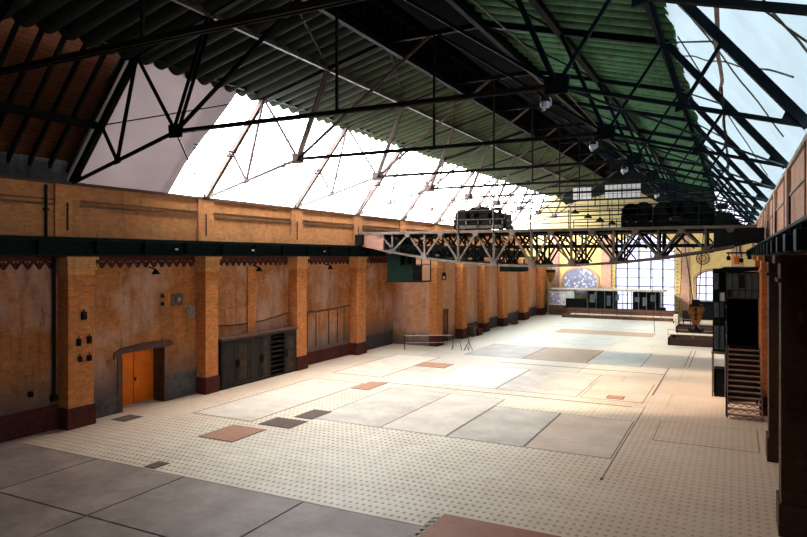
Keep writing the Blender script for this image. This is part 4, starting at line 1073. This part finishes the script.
q = MB(); q.tube([(0,0,.6),(-.25,-.1,0)], .02, 6); q.tube([(0,0,.6),(.25,.1,0)], .02, 6); q.tube([(0,0,0),(0,.15,.6)], .02, 6); q.build('leg', 'iron', t)
q = MB(); q.tube([(0,0,.6),(-.1,0,1.3)], .02, 6); q.tube([(-.1,0,1.3),(-.3,0,1.35)], .03, 6); q.build('pole', 'iron', t)
for (x, y, w, d, h_, mt, lb) in ((-19.2,51.0,.7,1.0,.55,'brick_red','dark red box on the floor against the far left wall'), (-19.1,61.0,.5,.9,.28,'stone_brown','flat brown box on the floor between two far pilasters'), (-19.2,50.0,.45,.6,.8,'dark_plate','grey brown box between the doorway and the dark red box')):
    t = thing('storage_box', lb, 'box', (x, y, 0))
    q = MB(); q.box(-w/2, w/2, -d/2, d/2, 0, h_*.85); q.build('body', mt, t, bevel=.02)
    q = MB(); q.box(-w/2-.03, w/2+.03, -d/2-.03, d/2+.03, h_*.85, h_); q.build('lid', mt, t, bevel=.01)

# ------------------------------------------------------------------ light
w = bpy.data.worlds.new('World'); bpy.context.scene.world = w; w.use_nodes = True
bg = w.node_tree.nodes['Background']; bg.inputs[0].default_value = (.93,.97,1,1); bg.inputs[1].default_value = 12.5
sun = bpy.data.lights.new('sun', 'SUN'); sun.energy = 6.5; sun.angle = math.radians(5); sun.color = (1,.86,.7)
so = bpy.data.objects.new('sun', sun); C.objects.link(so)
d_ = Vector((1, .42, -.66)).normalized(); so.rotation_euler = d_.to_track_quat('-Z', 'Y').to_euler()
def portal(loc, nrm, sx, sy):
    l = bpy.data.lights.new('portal', 'AREA'); l.shape = 'RECTANGLE'; l.size = sx; l.size_y = sy; l.cycles.is_portal = True
    o = bpy.data.objects.new('portal', l); C.objects.link(o); o.location = loc
    n = Vector(nrm).normalized(); x = Vector((0,1,0)); 
    if abs(n.y) > .9: x = Vector((1,0,0))
    z = -n; y = z.cross(x).normalized(); o.rotation_euler = Matrix((x, y, z)).transposed().to_euler()
portal((-21.1, 48, 11.8), (4.4,0,-3.5), 56, 5.8)
portal((0.2, 35, 12.1), (-4.4,0,-3.5), 82, 5.8)

# ------------------------------------------------------------------ camera
cam = bpy.data.cameras.new('camera'); co = bpy.data.objects.new('camera', cam); C.objects.link(co)
cam.sensor_width = 36; cam.lens = 650/807*36; cam.shift_y = -11.5/807; cam.clip_start = .1; cam.clip_end = 400
yaw = math.atan(332/650); co.location = (0, 0, 6.5); co.rotation_euler = (PI/2, 0, yaw)
sc = bpy.context.scene; sc.camera = co
sc.view_settings.view_transform = 'Standard'; sc.view_settings.look = 'None'; sc.view_settings.exposure = 0.85; sc.view_settings.gamma = 0.9
sc.cycles.use_denoising = True; sc.cycles.max_bounces = 8; sc.cycles.transparent_max_bounces = 12
sc.cycles.sample_clamp_indirect = 6
